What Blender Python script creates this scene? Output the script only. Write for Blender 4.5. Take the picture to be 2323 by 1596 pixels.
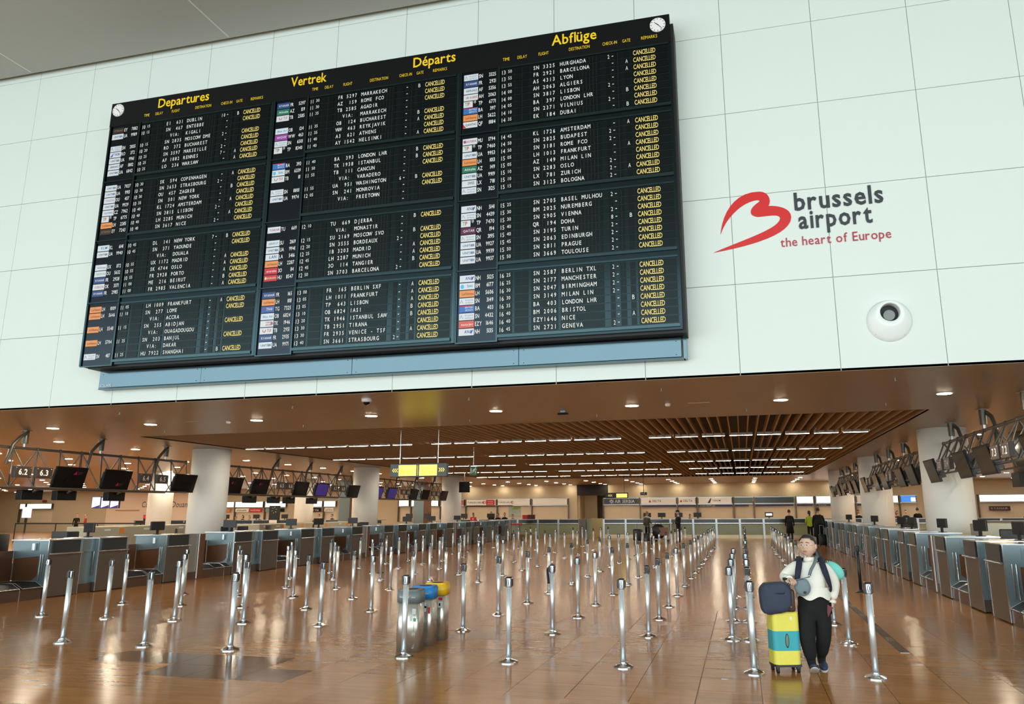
import bpy, bmesh, math, random
from mathutils import Vector, Matrix
random.seed(7)
PI = math.pi
for o in list(bpy.data.objects):
    bpy.data.objects.remove(o)
C = bpy.context.scene.collection
S = bpy.context.scene

# ------------------------------------------------------------------ camera
W_PX, H_PX = 2323.0, 1596.0
F_PX, CX, CY = 1686.5, 1253.3, 798.0
YAW, PITCH, ROLL, CAM_H = -0.2440, 0.2107, -0.0055, 1.75
cy_, sy_, cp_, sp_ = math.cos(YAW), math.sin(YAW), math.cos(PITCH), math.sin(PITCH)
fwd = Vector((sy_ * cp_, cy_ * cp_, sp_))
rgt = Vector((cy_, -sy_, 0))
upv = rgt.cross(fwd)
r2 = rgt * math.cos(ROLL) + upv * math.sin(ROLL)
u2 = upv * math.cos(ROLL) - rgt * math.sin(ROLL)
cam_d = bpy.data.cameras.new('camera')
cam = bpy.data.objects.new('camera', cam_d)
C.objects.link(cam)
m = Matrix((r2, u2, -fwd)).transposed().to_4x4()
m.translation = Vector((0, 0, CAM_H))
cam.matrix_world = m
cam_d.sensor_fit = 'HORIZONTAL'
cam_d.sensor_width = 36.0
cam_d.lens = F_PX / W_PX * 36.0
cam_d.shift_x = (W_PX / 2 - CX) / W_PX
cam_d.shift_y = 0.0
cam_d.clip_end = 400
cam_d.clip_start = 0.05
S.camera = cam

# ------------------------------------------------------------------ light, world, exposure
S.view_settings.view_transform = 'Standard'
S.view_settings.look = 'None'
S.view_settings.gamma = 1.0
S.view_settings.use_curve_mapping = False
S.view_settings.exposure = 0.0
try:
    S.cycles.use_denoising = True
    S.cycles.max_bounces = 8
    S.cycles.diffuse_bounces = 5
    S.cycles.glossy_bounces = 4
    S.cycles.transmission_bounces = 4
    S.cycles.sample_clamp_indirect = 6.0
    S.cycles.caustics_reflective = False
    S.cycles.caustics_refractive = False
except Exception:
    pass
wd = bpy.data.worlds.new('sky')
S.world = wd
wd.use_nodes = True
wd.node_tree.nodes['Background'].inputs[0].default_value = (0.80, 0.93, 1.0, 1)
wd.node_tree.nodes['Background'].inputs[1].default_value = 1.0

def area(name, loc, rot, sx, sy, power, col):
    l = bpy.data.lights.new(name, 'AREA')
    l.shape = 'RECTANGLE'; l.size = sx; l.size_y = sy; l.energy = power; l.color = col
    o = bpy.data.objects.new(name, l); C.objects.link(o)
    o.location = loc; o.rotation_euler = rot
    return o
FAC_Y = -6.5          # glazed entrance facade behind the camera
area('daylight_lower_facade', (-6.0, FAC_Y + 0.02, 2.9), (PI / 2, 0, 0), 60, 5.6, 3700, (0.90, 0.98, 0.97))
area('daylight_upper_facade', (-6.0, FAC_Y + 0.02, 8.6), (PI / 2, 0, 0), 60, 5.6, 2250, (0.88, 0.98, 1.0))

# ------------------------------------------------------------------ materials
MATS = {}
def mat(name, col, rough=0.5, metal=0.0, emit=0.0, ecol=None, noise=0.0, nscale=8.0, stretch=(1, 1, 1), bump=0.0, spec=0.5, aniso=0.0):
    if name in MATS:
        return MATS[name]
    mt = bpy.data.materials.new(name); mt.use_nodes = True
    nt = mt.node_tree; b = nt.nodes['Principled BSDF']
    b.inputs['Base Color'].default_value = (*col, 1)
    b.inputs['Roughness'].default_value = rough
    b.inputs['Metallic'].default_value = metal
    b.inputs['Specular IOR Level'].default_value = spec
    if aniso: b.inputs['Anisotropic'].default_value = aniso
    if emit:
        b.inputs['Emission Color'].default_value = (*(ecol or col), 1)
        b.inputs['Emission Strength'].default_value = emit
    tc = nt.nodes.new('ShaderNodeTexCoord'); mp = nt.nodes.new('ShaderNodeMapping')
    mp.inputs['Scale'].default_value = stretch
    nt.links.new(tc.outputs['Object'], mp.inputs[0])
    ns = nt.nodes.new('ShaderNodeTexNoise'); ns.inputs['Scale'].default_value = nscale
    ns.inputs['Detail'].default_value = 4
    nt.links.new(mp.outputs[0], ns.inputs['Vector'])
    k = noise if noise else 0.04
    mx = nt.nodes.new('ShaderNodeMix'); mx.data_type = 'RGBA'; mx.blend_type = 'MIX'
    mx.inputs['A'].default_value = tuple(c * (1 - k) for c in col) + (1,)
    mx.inputs['B'].default_value = tuple(min(1, c * (1 + k)) for c in col) + (1,)
    nt.links.new(ns.outputs['Fac'], mx.inputs['Factor'])
    nt.links.new(mx.outputs['Result'], b.inputs['Base Color'])
    if bump:
        bp = nt.nodes.new('ShaderNodeBump'); bp.inputs['Strength'].default_value = bump
        bp.inputs['Distance'].default_value = 0.01
        nt.links.new(ns.outputs['Fac'], bp.inputs['Height'])
        nt.links.new(bp.outputs[0], b.inputs['Normal'])
    MATS[name] = mt
    return mt

WALLW = mat('white_wall_panel', (0.70, 0.78, 0.735), 0.55, noise=0.02, nscale=0.6)
JOINT = mat('panel_joint', (0.56, 0.60, 0.57), 0.8)
SOFFIT = mat('grey_soffit', (0.36, 0.36, 0.33), 0.6, noise=0.03)
BLACK = mat('matt_black', (0.006, 0.006, 0.007), 0.6)
BLACKG = mat('gloss_black', (0.006, 0.007, 0.008), 0.22, spec=.2)
DARKPL = mat('dark_plastic', (0.012, 0.013, 0.015), 0.4)
BOARD = mat('board_black_metal', (0.026, 0.042, 0.046), 0.18, 1.0, noise=0.05)
CELL = mat('flap_cell', (0.012, 0.019, 0.020), 0.26, .85)
CELLS = mat('flap_seam', (0.002, 0.003, 0.003), 0.6)
LETW = mat('flap_white', (0.75, 0.76, 0.74), 0.5)
LETY = mat('flap_yellow', (0.85, 0.66, 0.18), 0.5)
TITY = mat('title_yellow', (0.90, 0.60, 0.01), 0.45)
STEELP = mat('blue_steel_panel', (0.10, 0.15, 0.175), 0.16, 1.0, noise=0.03)
CHROME = mat('chrome', (0.76, 0.84, 0.90), 0.29, 0.68, aniso=0.7)
CHROMH = mat('chrome_head', (0.42, 0.46, 0.50), 0.2, 0.9)
CHROMED = mat('chrome_base', (0.75, 0.78, 0.80), 0.14, 1.0)
WHITEC = mat('column_white', (0.88, 0.91, 0.87), 0.5, noise=0.02, nscale=2)
CREAM = mat('cream_wall', (0.78, 0.69, 0.53), 0.6, noise=0.02, nscale=0.5)
PINKW = mat('warm_wall', (0.88, 0.74, 0.60), 0.6, noise=0.02, nscale=0.5)
CEILB = mat('brown_ceiling', (0.36, 0.275, 0.155), 0.32, noise=0.10, nscale=3, stretch=(0.3, 14, 1))
SLAT = mat('ceiling_slat', (0.58, 0.45, 0.31), 0.7, spec=.2)
LAMPW = mat('lamp_white_dim', (1, 1, 1), 0.5, emit=70.0, ecol=(1.0, 0.84, 0.60))
WALLO = mat('olive_cream_wall', (0.62, 0.54, 0.38), 0.7, noise=0.02, nscale=0.5)
LAMP = mat('lamp_white', (1, 1, 1), 0.5, emit=240.0, ecol=(1.0, 0.85, 0.62))
STRIP = mat('strip_lamp', (1, 1, 1), 0.5, emit=60.0, ecol=(1.0, 0.90, 0.75))
SIGNL = mat('lightbox_white', (1, 1, 1), 0.5, emit=2.6, ecol=(1.0, 0.95, 0.86))
SIGNY = mat('lightbox_yellow', (1, 0.9, 0.1), 0.4, emit=3.0, ecol=(1.0, 0.80, 0.05))
SIGNP = mat('lightbox_panel', (0.80, 0.74, 0.64), 0.35, emit=0.12, ecol=(1, .93, .82))
YTXT = mat('sign_yellow_text', (0.9, 0.7, 0.1), 0.5, emit=0.8, ecol=(1, 0.75, 0.15))
OLIVE = mat('sign_olive_text', (0.45, 0.40, 0.02), 0.5, emit=0.35, ecol=(0.8, 0.65, 0.02))
SIGNG = mat('sign_grey', (0.035, 0.055, 0.06), 0.35)
STEEL = mat('brushed_steel', (0.42, 0.45, 0.46), 0.28, 0.9, noise=0.05, nscale=30, stretch=(1, 1, 8))
STEELD = mat('brown_steel', (0.125, 0.105, 0.085), 0.32, 0.45, noise=0.06, nscale=30)
STEELB = mat('pale_blue_steel', (0.20, 0.27, 0.295), 0.32, 0.5, noise=0.05, nscale=20)
EDGE = mat('steel_edge', (0.70, 0.74, 0.75), 0.2, 0.9)
GLASSD = mat('dark_glass', (0.030, 0.036, 0.038), 0.18, noise=0.03)
WOODB = mat('brown_wood_panel', (0.115, 0.050, 0.022), 0.35, noise=0.15, nscale=4, stretch=(1, 1, .2))
KICK = mat('brown_kick_panel', (0.085, 0.045, 0.028), 0.35)
BEIGE = mat('beige_enamel', (0.42, 0.43, 0.34), 0.45)
GREENP = mat('green_glass_panel', (0.30, 0.33, 0.17), 0.25)
TRUSS = mat('truss_grey', (0.13, 0.125, 0.11), 0.38, 0.5)
SCREEN = mat('dark_screen', (0.008, 0.005, 0.005), 0.20, spec=.15)
LOGOP = mat('logo_backplate', (0.026, 0.034, 0.042), 0.22, 1.0)
SCREENP = mat('purple_screen', (0.05, 0.03, 0.2), 0.3, emit=0.12, ecol=(0.15, 0.08, 0.8))
SCREENB = mat('lit_screen', (0.5, 0.55, 0.9), 0.3, emit=1.0, ecol=(0.62, 0.68, 1.0))
RED = mat('signal_red', (0.62, 0.012, 0.012), 0.4)
REDD = mat('slogan_red', (0.42, 0.03, 0.05), 0.5)
INK = mat('logo_ink', (0.025, 0.035, 0.045), 0.5)
SKIN = mat('skin', (0.62, 0.40, 0.29), 0.5, noise=0.04)
LIPS = mat('lips', (0.42, 0.15, 0.14), 0.45)
HAIR = mat('black_hair', (0.012, 0.010, 0.010), 0.42, noise=0.3, nscale=40)
EYEW = mat('eye_white', (0.75, 0.74, 0.72), 0.3)
KNIT = mat('cream_knit', (0.78, 0.78, 0.70), 0.85, noise=0.05, nscale=60, bump=0.25)
BLKCL = mat('black_cloth', (0.004, 0.004, 0.005), 0.9)
NAVY = mat('navy_cloth', (0.012, 0.016, 0.035), 0.85, noise=0.1, nscale=50)
SLATEB = mat('slate_blue_cloth', (0.030, 0.042, 0.070), 0.8, noise=0.1, nscale=30, bump=0.3)
BAGG = mat('grey_suede', (0.16, 0.22, 0.25), 0.8, noise=0.12, nscale=25)
MINT = mat('mint_plush', (0.20, 0.66, 0.58), 0.85, noise=0.05)
YEL = mat('yellow_stretch_cover', (0.74, 0.68, 0.10), 0.6, noise=0.08, nscale=10)
TEAL = mat('teal_stretch_cover', (0.04, 0.36, 0.42), 0.6, noise=0.06, nscale=10)
BURG = mat('burgundy_passport', (0.11, 0.012, 0.03), 0.5)
SHOE = mat('blue_shoe', (0.02, 0.035, 0.08), 0.7)
SOLE = mat('pale_sole', (0.55, 0.55, 0.52), 0.6)
GREYB = mat('bin_grey', (0.15, 0.185, 0.19), 0.5)
BLUEB = mat('bin_blue', (0.015, 0.23, 0.60), 0.45)
YELB = mat('bin_yellow', (0.80, 0.50, 0.01), 0.45)
WHITE = mat('print_white', (0.8, 0.8, 0.8), 0.5)
BINST = mat('bin_steel', (0.60, 0.59, 0.54), 0.26, 0.8, noise=0.05, nscale=40, stretch=(1, 1, .2))
GREEN = mat('exit_green', (0.02, 0.10, 0.06), 0.5)
ORANGE = mat('orange_print', (0.75, 0.25, 0.04), 0.5)
BLUEN = mat('band_navy', (0.02, 0.03, 0.13), 0.4)
LIME = mat('lime_vest', (0.42, 0.58, 0.02), 0.7)
GREYC = mat('grey_cloth', (0.10, 0.10, 0.085), 0.85)
BROWNC = mat('brown_leather', (0.06, 0.03, 0.022), 0.5)

def floor_mat():
    mt = bpy.data.materials.new('terracotta_stone'); mt.use_nodes = True
    nt = mt.node_tree; b = nt.nodes['Principled BSDF']
    N = nt.nodes.new; L = nt.links.new
    ge = N('ShaderNodeNewGeometry')
    mp = N('ShaderNodeMapping'); mp.inputs['Scale'].default_value = (0.9, 6.0, 1)
    L(ge.outputs['Position'], mp.inputs[0])
    n1 = N('ShaderNodeTexNoise'); n1.inputs['Scale'].default_value = 2.2; n1.inputs['Detail'].default_value = 6
    L(mp.outputs[0], n1.inputs['Vector'])
    n2 = N('ShaderNodeTexNoise'); n2.inputs['Scale'].default_value = 90; n2.inputs['Detail'].default_value = 2
    L(ge.outputs['Position'], n2.inputs['Vector'])
    # per tile tone from a white noise on the tile index
    mp2 = N('ShaderNodeMapping'); mp2.inputs['Scale'].default_value = (1 / 0.613, 1 / 0.613, 0)
    mp2.inputs['Location'].default_value = (0.53 / 0.613 + 0.0, 0, 0)
    L(ge.outputs['Position'], mp2.inputs[0])
    sn = N('ShaderNodeVectorMath'); sn.operation = 'FLOOR'; L(mp2.outputs[0], sn.inputs[0])
    wn = N('ShaderNodeTexWhiteNoise'); wn.noise_dimensions = '2D'; L(sn.outputs[0], wn.inputs['Vector'])
    r1 = N('ShaderNodeValToRGB')
    r1.color_ramp.elements[0].position = 0.25; r1.color_ramp.elements[0].color = (0.22, 0.092, 0.022, 1)
    r1.color_ramp.elements[1].position = 0.75; r1.color_ramp.elements[1].color = (0.42, 0.19, 0.055, 1)
    mx = N('ShaderNodeMath'); mx.operation = 'MULTIPLY_ADD'; mx.inputs[1].default_value = 0.22; L(wn.outputs['Value'], mx.inputs[0])
    mm = N('ShaderNodeMath'); mm.operation = 'MULTIPLY_ADD'; mm.inputs[1].default_value = 0.55; mm.inputs[2].default_value = 0.08
    L(n1.outputs['Fac'], mm.inputs[0]); L(mm.outputs[0], mx.inputs[2])
    ad = N('ShaderNodeMath'); ad.operation = 'MULTIPLY_ADD'; ad.inputs[1].default_value = 0.25
    L(n2.outputs['Fac'], ad.inputs[0]); L(mx.outputs[0], ad.inputs[2])
    L(ad.outputs[0], r1.inputs[0]); L(r1.outputs[0], b.inputs['Base Color'])
    rr = N('ShaderNodeMath'); rr.operation = 'MULTIPLY_ADD'; rr.inputs[1].default_value = 0.06; rr.inputs[2].default_value = 0.15
    L(n1.outputs['Fac'], rr.inputs[0]); L(rr.outputs[0], b.inputs['Roughness'])
    b.inputs['Specular IOR Level'].default_value = 0.33
    return mt
FLOORM = floor_mat()

# ------------------------------------------------------------------ mesh helpers
class MB:
    def __init__(s):
        s.v = []; s.f = []; s.m = []; s.mats = []; s.sm = []
    def mi(s, mt):
        if mt not in s.mats: s.mats.append(mt)
        return s.mats.index(mt)
    def add(s, vs, fs, mt, smooth=False):
        k = len(s.v); i = s.mi(mt)
        s.v += [tuple(v) for v in vs]
        for f in fs:
            s.f.append(tuple(k + a for a in f)); s.m.append(i); s.sm.append(smooth)
        return s
    def box(s, x0, x1, y0, y1, z0, z1, mt):
        if x0 > x1: x0, x1 = x1, x0
        if y0 > y1: y0, y1 = y1, y0
        v = [(x0, y0, z0), (x1, y0, z0), (x1, y1, z0), (x0, y1, z0), (x0, y0, z1), (x1, y0, z1), (x1, y1, z1), (x0, y1, z1)]
        return s.add(v, [(0, 3, 2, 1), (4, 5, 6, 7), (0, 1, 5, 4), (1, 2, 6, 5), (2, 3, 7, 6), (3, 0, 4, 7)], mt)
    def cham(s, x0, x1, y0, y1, z0, z1, c, mt, smooth=False):
        """box with chamfered edges"""
        bm = bmesh.new()
        bmesh.ops.create_cube(bm, size=1)
        for v in bm.verts:
            v.co = Vector(((x0 + x1) / 2 + v.co.x * (x1 - x0), (y0 + y1) / 2 + v.co.y * (y1 - y0), (z0 + z1) / 2 + v.co.z * (z1 - z0)))
        bmesh.ops.bevel(bm, geom=list(bm.edges), offset=c, segments=2 if smooth else 1, profile=0.5, affect='EDGES')
        s.frombm(bm, mt, smooth); bm.free(); return s
    def frombm(s, bm, mt, smooth=False):
        bm.verts.index_update()
        return s.add([v.co[:] for v in bm.verts], [[v.index for v in f.verts] for f in bm.faces], mt, smooth)
    def prism(s, poly, d, mt, smooth=False):
        """poly: 3D polygon (list), d: extrusion vector"""
        n = len(poly); d = Vector(d)
        v = [Vector(p) for p in poly] + [Vector(p) + d for p in poly]
        f = [tuple(range(n))[::-1], tuple(range(n, 2 * n))]
        for i in range(n):
            j = (i + 1) % n
            f.append((i, j, n + j, n + i))
        return s.add(v, f, mt, smooth)
    def tube(s, pts, rad, mt, seg=8, cap=True, smooth=True, sx=1.0):
        pts = [Vector(p) for p in pts]
        rs = rad if isinstance(rad, (list, tuple)) else [rad] * len(pts)
        vs = []; n = len(pts)
        prev = None
        for i, p in enumerate(pts):
            t = (pts[min(i + 1, n - 1)] - pts[max(i - 1, 0)]).normalized()
            if prev is None:
                a = Vector((0, 0, 1)) if abs(t.z) < 0.9 else Vector((1, 0, 0))
                u = t.cross(a).normalized()
            else:
                u = (prev - t * prev.dot(t)).normalized()
            prev = u; w = t.cross(u)
            for k in range(seg):
                a = 2 * PI * k / seg
                vs.append(p + (u * math.cos(a) * sx + w * math.sin(a)) * rs[i])
        fs = []
        for i in range(n - 1):
            for k in range(seg):
                k2 = (k + 1) % seg
                fs.append((i * seg + k, i * seg + k2, (i + 1) * seg + k2, (i + 1) * seg + k))
        s.add(vs, fs, mt, smooth)
        if cap:
            s.add(vs[:seg], [tuple(range(seg))[::-1]], mt); s.add(vs[-seg:], [tuple(range(seg))], mt)
        return s
    def lathe(s, prof, c, mt, seg=24, smooth=True, sx=1.0, sy=1.0):
        """prof: (r,z) list around vertical axis at c=(x,y)"""
        vs = []; fs = []
        for r, z in prof:
            for k in range(seg):
                a = 2 * PI * k / seg
                vs.append((c[0] + math.cos(a) * r * sx, c[1] + math.sin(a) * r * sy, z))
        for i in range(len(prof) - 1):
            for k in range(seg):
                k2 = (k + 1) % seg
                fs.append((i * seg + k, i * seg + k2, (i + 1) * seg + k2, (i + 1) * seg + k))
        if prof[0][0] > 1e-4: fs.append(tuple(range(seg))[::-1])
        if prof[-1][0] > 1e-4: fs.append(tuple((len(prof) - 1) * seg + k for k in range(seg)))
        return s.add(vs, fs, mt, smooth)
    def ball(s, c, r, mt, seg=16, ring=10, fn=None):
        if not isinstance(r, (list, tuple)): r = (r, r, r)
        vs = [(0, 0, 1)]
        for i in range(1, ring):
            p = PI * i / ring
            for k in range(seg):
                a = 2 * PI * k / seg
                vs.append((math.sin(p) * math.cos(a), math.sin(p) * math.sin(a), math.cos(p)))
        vs.append((0, 0, -1))
        fs = [(0, 1 + k, 1 + (k + 1) % seg) for k in range(seg)]
        for i in range(ring - 2):
            for k in range(seg):
                k2 = (k + 1) % seg
                fs.append((1 + i * seg + k, 1 + (i + 1) * seg + k, 1 + (i + 1) * seg + k2, 1 + i * seg + k2))
        n = len(vs) - 1
        fs += [(n, n - seg + (k + 1) % seg, n - seg + k) for k in range(seg)]
        out = []
        for v in vs:
            v = Vector(v)
            if fn: v = fn(v)
            out.append((c[0] + v.x * r[0], c[1] + v.y * r[1], c[2] + v.z * r[2]))
        return s.add(out, fs, mt, True)
    def xf(s, M, k0=0):
        for i in range(k0, len(s.v)):
            s.v[i] = tuple(M @ Vector(s.v[i]))
        return s
    def mesh(s, name):
        me = bpy.data.meshes.new(name)
        me.from_pydata(s.v, [], s.f)
        for mt in s.mats: me.materials.append(mt)
        me.polygons.foreach_set('material_index', s.m)
        me.polygons.foreach_set('use_smooth', s.sm)
        me.update()
        return me
    def build(s, name, parent=None, loc=None):
        o = bpy.data.objects.new(name, s.mesh(name)); C.objects.link(o)
        if parent is not None: o.parent = parent
        if loc is not None: o.location = loc
        return o

def link(me, name, parent=None, loc=None, rz=None):
    o = bpy.data.objects.new(name, me); C.objects.link(o)
    if parent is not None: o.parent = parent
    if loc is not None: o.location = loc
    if rz is not None: o.rotation_euler = (0, 0, rz)
    return o
def tag(o, label, cat, group=None):
    o['label'] = label; o['category'] = cat
    if group: o['group'] = group
    return o
def thing(name, label, cat, loc=(0, 0, 0), rz=0, group=None):
    o = bpy.data.objects.new(name, None); C.objects.link(o)
    o.location = loc; o.rotation_euler = (0, 0, rz); o.empty_display_size = 0.1
    return tag(o, label, cat, group)
def struct(name, mb=None, parent=None):
    o = mb.build(name, parent) if mb else thing(name, '', '')
    if not mb:
        del o['label']; del o['category']
    if parent is None: o['kind'] = 'structure'
    return o
def dup(root, loc, rz, label=None, group=None, rec=None):
    r = root.copy(); C.objects.link(r); r.location = loc; r.rotation_euler = (0, 0, rz)
    if label: r['label'] = label
    if group: r['group'] = group
    def go(a, b):
        for ch in a.children:
            c = ch.copy(); C.objects.link(c); c.parent = b
            go(ch, c)
    go(root, r)
    return r
ORD = ['first', 'second', 'third', 'fourth', 'fifth', 'sixth', 'seventh', 'eighth', 'ninth', 'tenth', 'eleventh', 'twelfth', 'thirteenth',
       'fourteenth', 'fifteenth', 'sixteenth', 'seventeenth', 'eighteenth', 'nineteenth', 'twentieth', 'twenty-first', 'twenty-second', 'twenty-third', 'twenty-fourth']

# ------------------------------------------------------------------ lettering (glyph meshes cached)
GLY = {}
def glyph(ch, bold):
    k = (ch, bold)
    if k in GLY: return GLY[k]
    cu = bpy.data.curves.new('g', 'FONT'); cu.body = ch; cu.size = 1; cu.resolution_u = 2; cu.offset = bold
    cu.fill_mode = 'FRONT'
    ob = bpy.data.objects.new('g', cu); C.objects.link(ob)
    dg = bpy.context.evaluated_depsgraph_get()
    me = bpy.data.meshes.new_from_object(ob.evaluated_get(dg))
    vs = [(v.co.x, v.co.y) for v in me.vertices]; fs = [tuple(p.vertices) for p in me.polygons]
    bpy.data.objects.remove(ob); bpy.data.curves.remove(cu); bpy.data.meshes.remove(me)
    x0 = min([v[0] for v in vs], default=0); x1 = max([v[0] for v in vs], default=0.3)
    GLY[k] = (vs, fs, x0, x1)
    return GLY[k]
CAPH = None
def text(mb, s_, org, ux, uz, cap, mt, width=None, xs=1.0, pitch=None, bold=0.0, align='l', slant=0.0, gap=0.10):
    """flat lettering: org = baseline start, ux/uz = unit vectors, cap = capital height"""
    global CAPH
    if CAPH is None:
        g = glyph('H', 0.0); CAPH = max(v[1] for v in g[0])
    sc = cap / CAPH
    org = Vector(org); ux = Vector(ux); uz = Vector(uz)
    pen = 0.0; items = []
    for ch in s_:
        if ch == ' ':
            if pitch is None: pen += 0.30
            else: pen += pitch / sc / xs
            continue
        vs, fs, x0, x1 = glyph(ch, bold)
        if pitch is None:
            items.append((vs, fs, pen - x0)); pen += (x1 - x0) + gap
        else:
            items.append((vs, fs, pen + (pitch / sc / xs) * 0.5 - (x0 + x1) / 2)); pen += pitch / sc / xs
    tot = pen * sc
    if width: xs = width / max(tot, 1e-6)
    off = 0 if align == 'l' else (-tot * xs / 2 if align == 'c' else -tot * xs)
    for vs, fs, px in items:
        mb.add([org + ux * (off + ((px + v[0]) + slant * v[1]) * sc * xs) + uz * (v[1] * sc) for v in vs], fs, mt)
    return tot * xs
# ------------------------------------------------------------------ the room
ZC = 3.9            # ceiling of the low check-in hall
FY = 12.37          # plane of the white wall above it
BY = 62.3           # back wall
SX0, SX1, SY0, SY1 = -16.65, 4.12, 17.85, 49.7     # slatted recess
# floor with a bed for separately laid tiles in front
TP = 0.613; TX0, TX1 = -0.53 - TP * 18, -0.53 + TP * 6
TY0 = 7.44; TY1 = TY0 + TP * 11
f = MB()
def flat(mb, x0, x1, y0, y1, z, mt, up=True):
    v = [(x0, y0, z), (x1, y0, z), (x1, y1, z), (x0, y1, z)]
    mb.add(v, [(0, 1, 2, 3) if up else (3, 2, 1, 0)], mt)
flat(f, -75, 40, -8, TY0, 0, FLOORM); flat(f, -75, 40, TY1, BY + 6, 0, FLOORM)
flat(f, -75, TX0, TY0, TY1, 0, FLOORM); flat(f, TX1, 40, TY0, TY1, 0, FLOORM)
flat(f, TX0, TX1, TY0, TY1, -0.008, mat('tile_grout', (0.05, 0.028, 0.016), 0.8))
f.box(-75, 40, -8, BY + 6, -0.3, -0.02, JOINT)
floor = struct('floor', f)
tm = MB(); g = 0.0022; h_ = TP / 2 - g
tm.add([(-h_, -h_, -0.008), (h_, -h_, -0.008), (h_, h_, -0.008), (-h_, h_, -0.008), (-h_ + .001, -h_ + .001, 0), (h_ - .001, -h_ + .001, 0), (h_ - .001, h_ - .001, 0), (-h_ + .001, h_ - .001, 0)],
       [(4, 5, 6, 7), (0, 1, 5, 4), (1, 2, 6, 5), (2, 3, 7, 6), (3, 0, 4, 7)], FLOORM)
tme = tm.mesh('tile')
DARKT = mat('darker_tile', (0.135, 0.075, 0.042), 0.12, noise=0.15, nscale=5)  # a few front tiles take this darker brown
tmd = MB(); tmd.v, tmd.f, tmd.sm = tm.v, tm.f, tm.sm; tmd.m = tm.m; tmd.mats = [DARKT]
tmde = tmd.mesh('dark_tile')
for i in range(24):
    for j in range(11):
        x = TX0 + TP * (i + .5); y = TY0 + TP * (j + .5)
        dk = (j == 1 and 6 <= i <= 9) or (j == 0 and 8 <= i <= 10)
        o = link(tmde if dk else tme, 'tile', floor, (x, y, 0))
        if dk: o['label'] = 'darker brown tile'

# white wall above the opening, in large panels
PW, PH = 1.5525, 1.571
wf = MB()
wf.box(-40, 27, FY + 0.03, FY + 0.5, ZC + 0.045, 14.5, JOINT)
wall_front = struct('wall_front', wf)
for i in range(-11, 5):
    for j in range(-1, 6):
        x0 = 0.09 + PW * i; z0 = 5.455 + PH * j
        z1 = z0 + PH
        if j == -1: z0 = ZC - 0.005
        if z0 > 13.9: continue
        p = MB(); g = 0.004
        p.cham(-PW / 2 + g, PW / 2 - g, 0, 0.03, z0 + g - (z0 + z1) / 2, z1 - g - (z0 + z1) / 2, 0.003, WALLW)
        p.build('panel', wall_front, (x0 + PW / 2, FY, (z0 + z1) / 2))
w = MB(); w.box(-40, 0.09 - PW * 11, FY, FY + .03, ZC, 14.5, WALLW); w.build('plain_cladding', wall_front)
w = MB(); w.box(0.09 + PW * 5, 27, FY, FY + .03, ZC, 14.5, WALLW); w.build('plain_cladding', wall_front)
# high ceiling of the entrance hall: a shadow gap, then the grey soffit
c = MB(); c.box(-40, 27, FAC_Y - .3, FY - 0.16, 11.80, 12.1, SOFFIT)
c.box(-40, 27, FY - 0.18, FY + 0.4, 12.5, 12.7, BLACK)
c.box(-40, 27, FY - 0.30, FY - 0.16, 12.1, 12.6, BLACK)
for x in (-15.5, -10.2, -4.9):
    c.cham(x - .02, x + .02, 0, FY - .2, 11.795, 11.80, .001, JOINT)
ceil_hi = struct('ceiling_hall', c)
w = MB(); w.box(-40.3, -40, FAC_Y, FY, 0, 12, WALLW); struct('wall_left', w)
w = MB(); w.box(27, 27.3, FAC_Y, FY, 0, 12, WALLW); struct('wall_right', w)
w = MB()
for i in range(24):
    x = -40 + i * 2.91
    w.box(x - .05, x + .05, FAC_Y - .25, FAC_Y - .05, 0, 12, TRUSS)
for z in (0.1, 3.9, 7.8, 11.6): w.box(-40, 27, FAC_Y - .25, FAC_Y - .08, z - .06, z + .06, TRUSS)
struct('window_1', w)

# low hall: ceiling with the slatted recess, walls
c = MB()
for (x0, x1, y0, y1) in ((-75, SX0, FY + .0, BY), (SX1, 40, FY, BY), (SX0, SX1, FY, SY0), (SX0, SX1, SY1, BY)):
    c.box(x0, x1, y0, y1, ZC, ZC + .04, CEILB)
c.box(SX0 - .02, SX0, SY0, SY1, ZC, 4.9, CEILB); c.box(SX1, SX1 + .02, SY0, SY1, ZC, 4.9, CEILB)
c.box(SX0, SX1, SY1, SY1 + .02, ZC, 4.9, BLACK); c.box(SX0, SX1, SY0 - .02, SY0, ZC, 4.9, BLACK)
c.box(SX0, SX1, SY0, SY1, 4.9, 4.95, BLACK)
ceiling = struct('ceiling', c)
sm_ = MB(); sm_.box(-.014, .014, SY0 + .01, SY1 - .01, -.2, 0, SLAT); sme = sm_.mesh('slat')
k = 0; x = 0.012
xs_ = [x + 0.2385 * i for i in range(-69, 18)]
for x in xs_:
    if SX0 + .05 < x < SX1 - .05: link(sme, 'slat', ceiling, (x, 0, ZC + .2))
w = MB(); w.box(-75, -14.0, BY, BY + .2, 0, ZC, WALLO); w.box(-10.8, 40, BY, BY + .2, 0, ZC, WALLO); w.box(-14.0, -13.45, BY, BY + .2, 0, ZC, WALLO)
w.box(-13.45, -10.8, BY - .02, BY + .2, 3.03, ZC, BLACK)                       # dark bulkhead over the passage
w.box(-13.45, -13.25, BY + .2, BY + 6, 0, ZC, WALLO); w.box(-10.95, -10.8, BY + .2, BY + 6, 0, ZC, WALLO)
w.box(-13.45, -10.8, BY + 5.8, BY + 6, 0, ZC, WALLO); w.box(-13.45, -10.8, BY, BY + 6, 3.03, 3.1, WALLO)
w.box(-13.25, -12.15, BY + 2.2, BY + 2.4, 0, 3.03, WALLO)
w.box(-75.2, -75, FY, BY, 0, ZC, WALLO); w.box(40, 40.2, FY, BY, 0, ZC, WALLO)
wall_back = struct('wall_back', w)
w = MB(); w.box(-61.0, -51.0, BY - .12, BY - .0, 0, ZC, PINKW)
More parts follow.
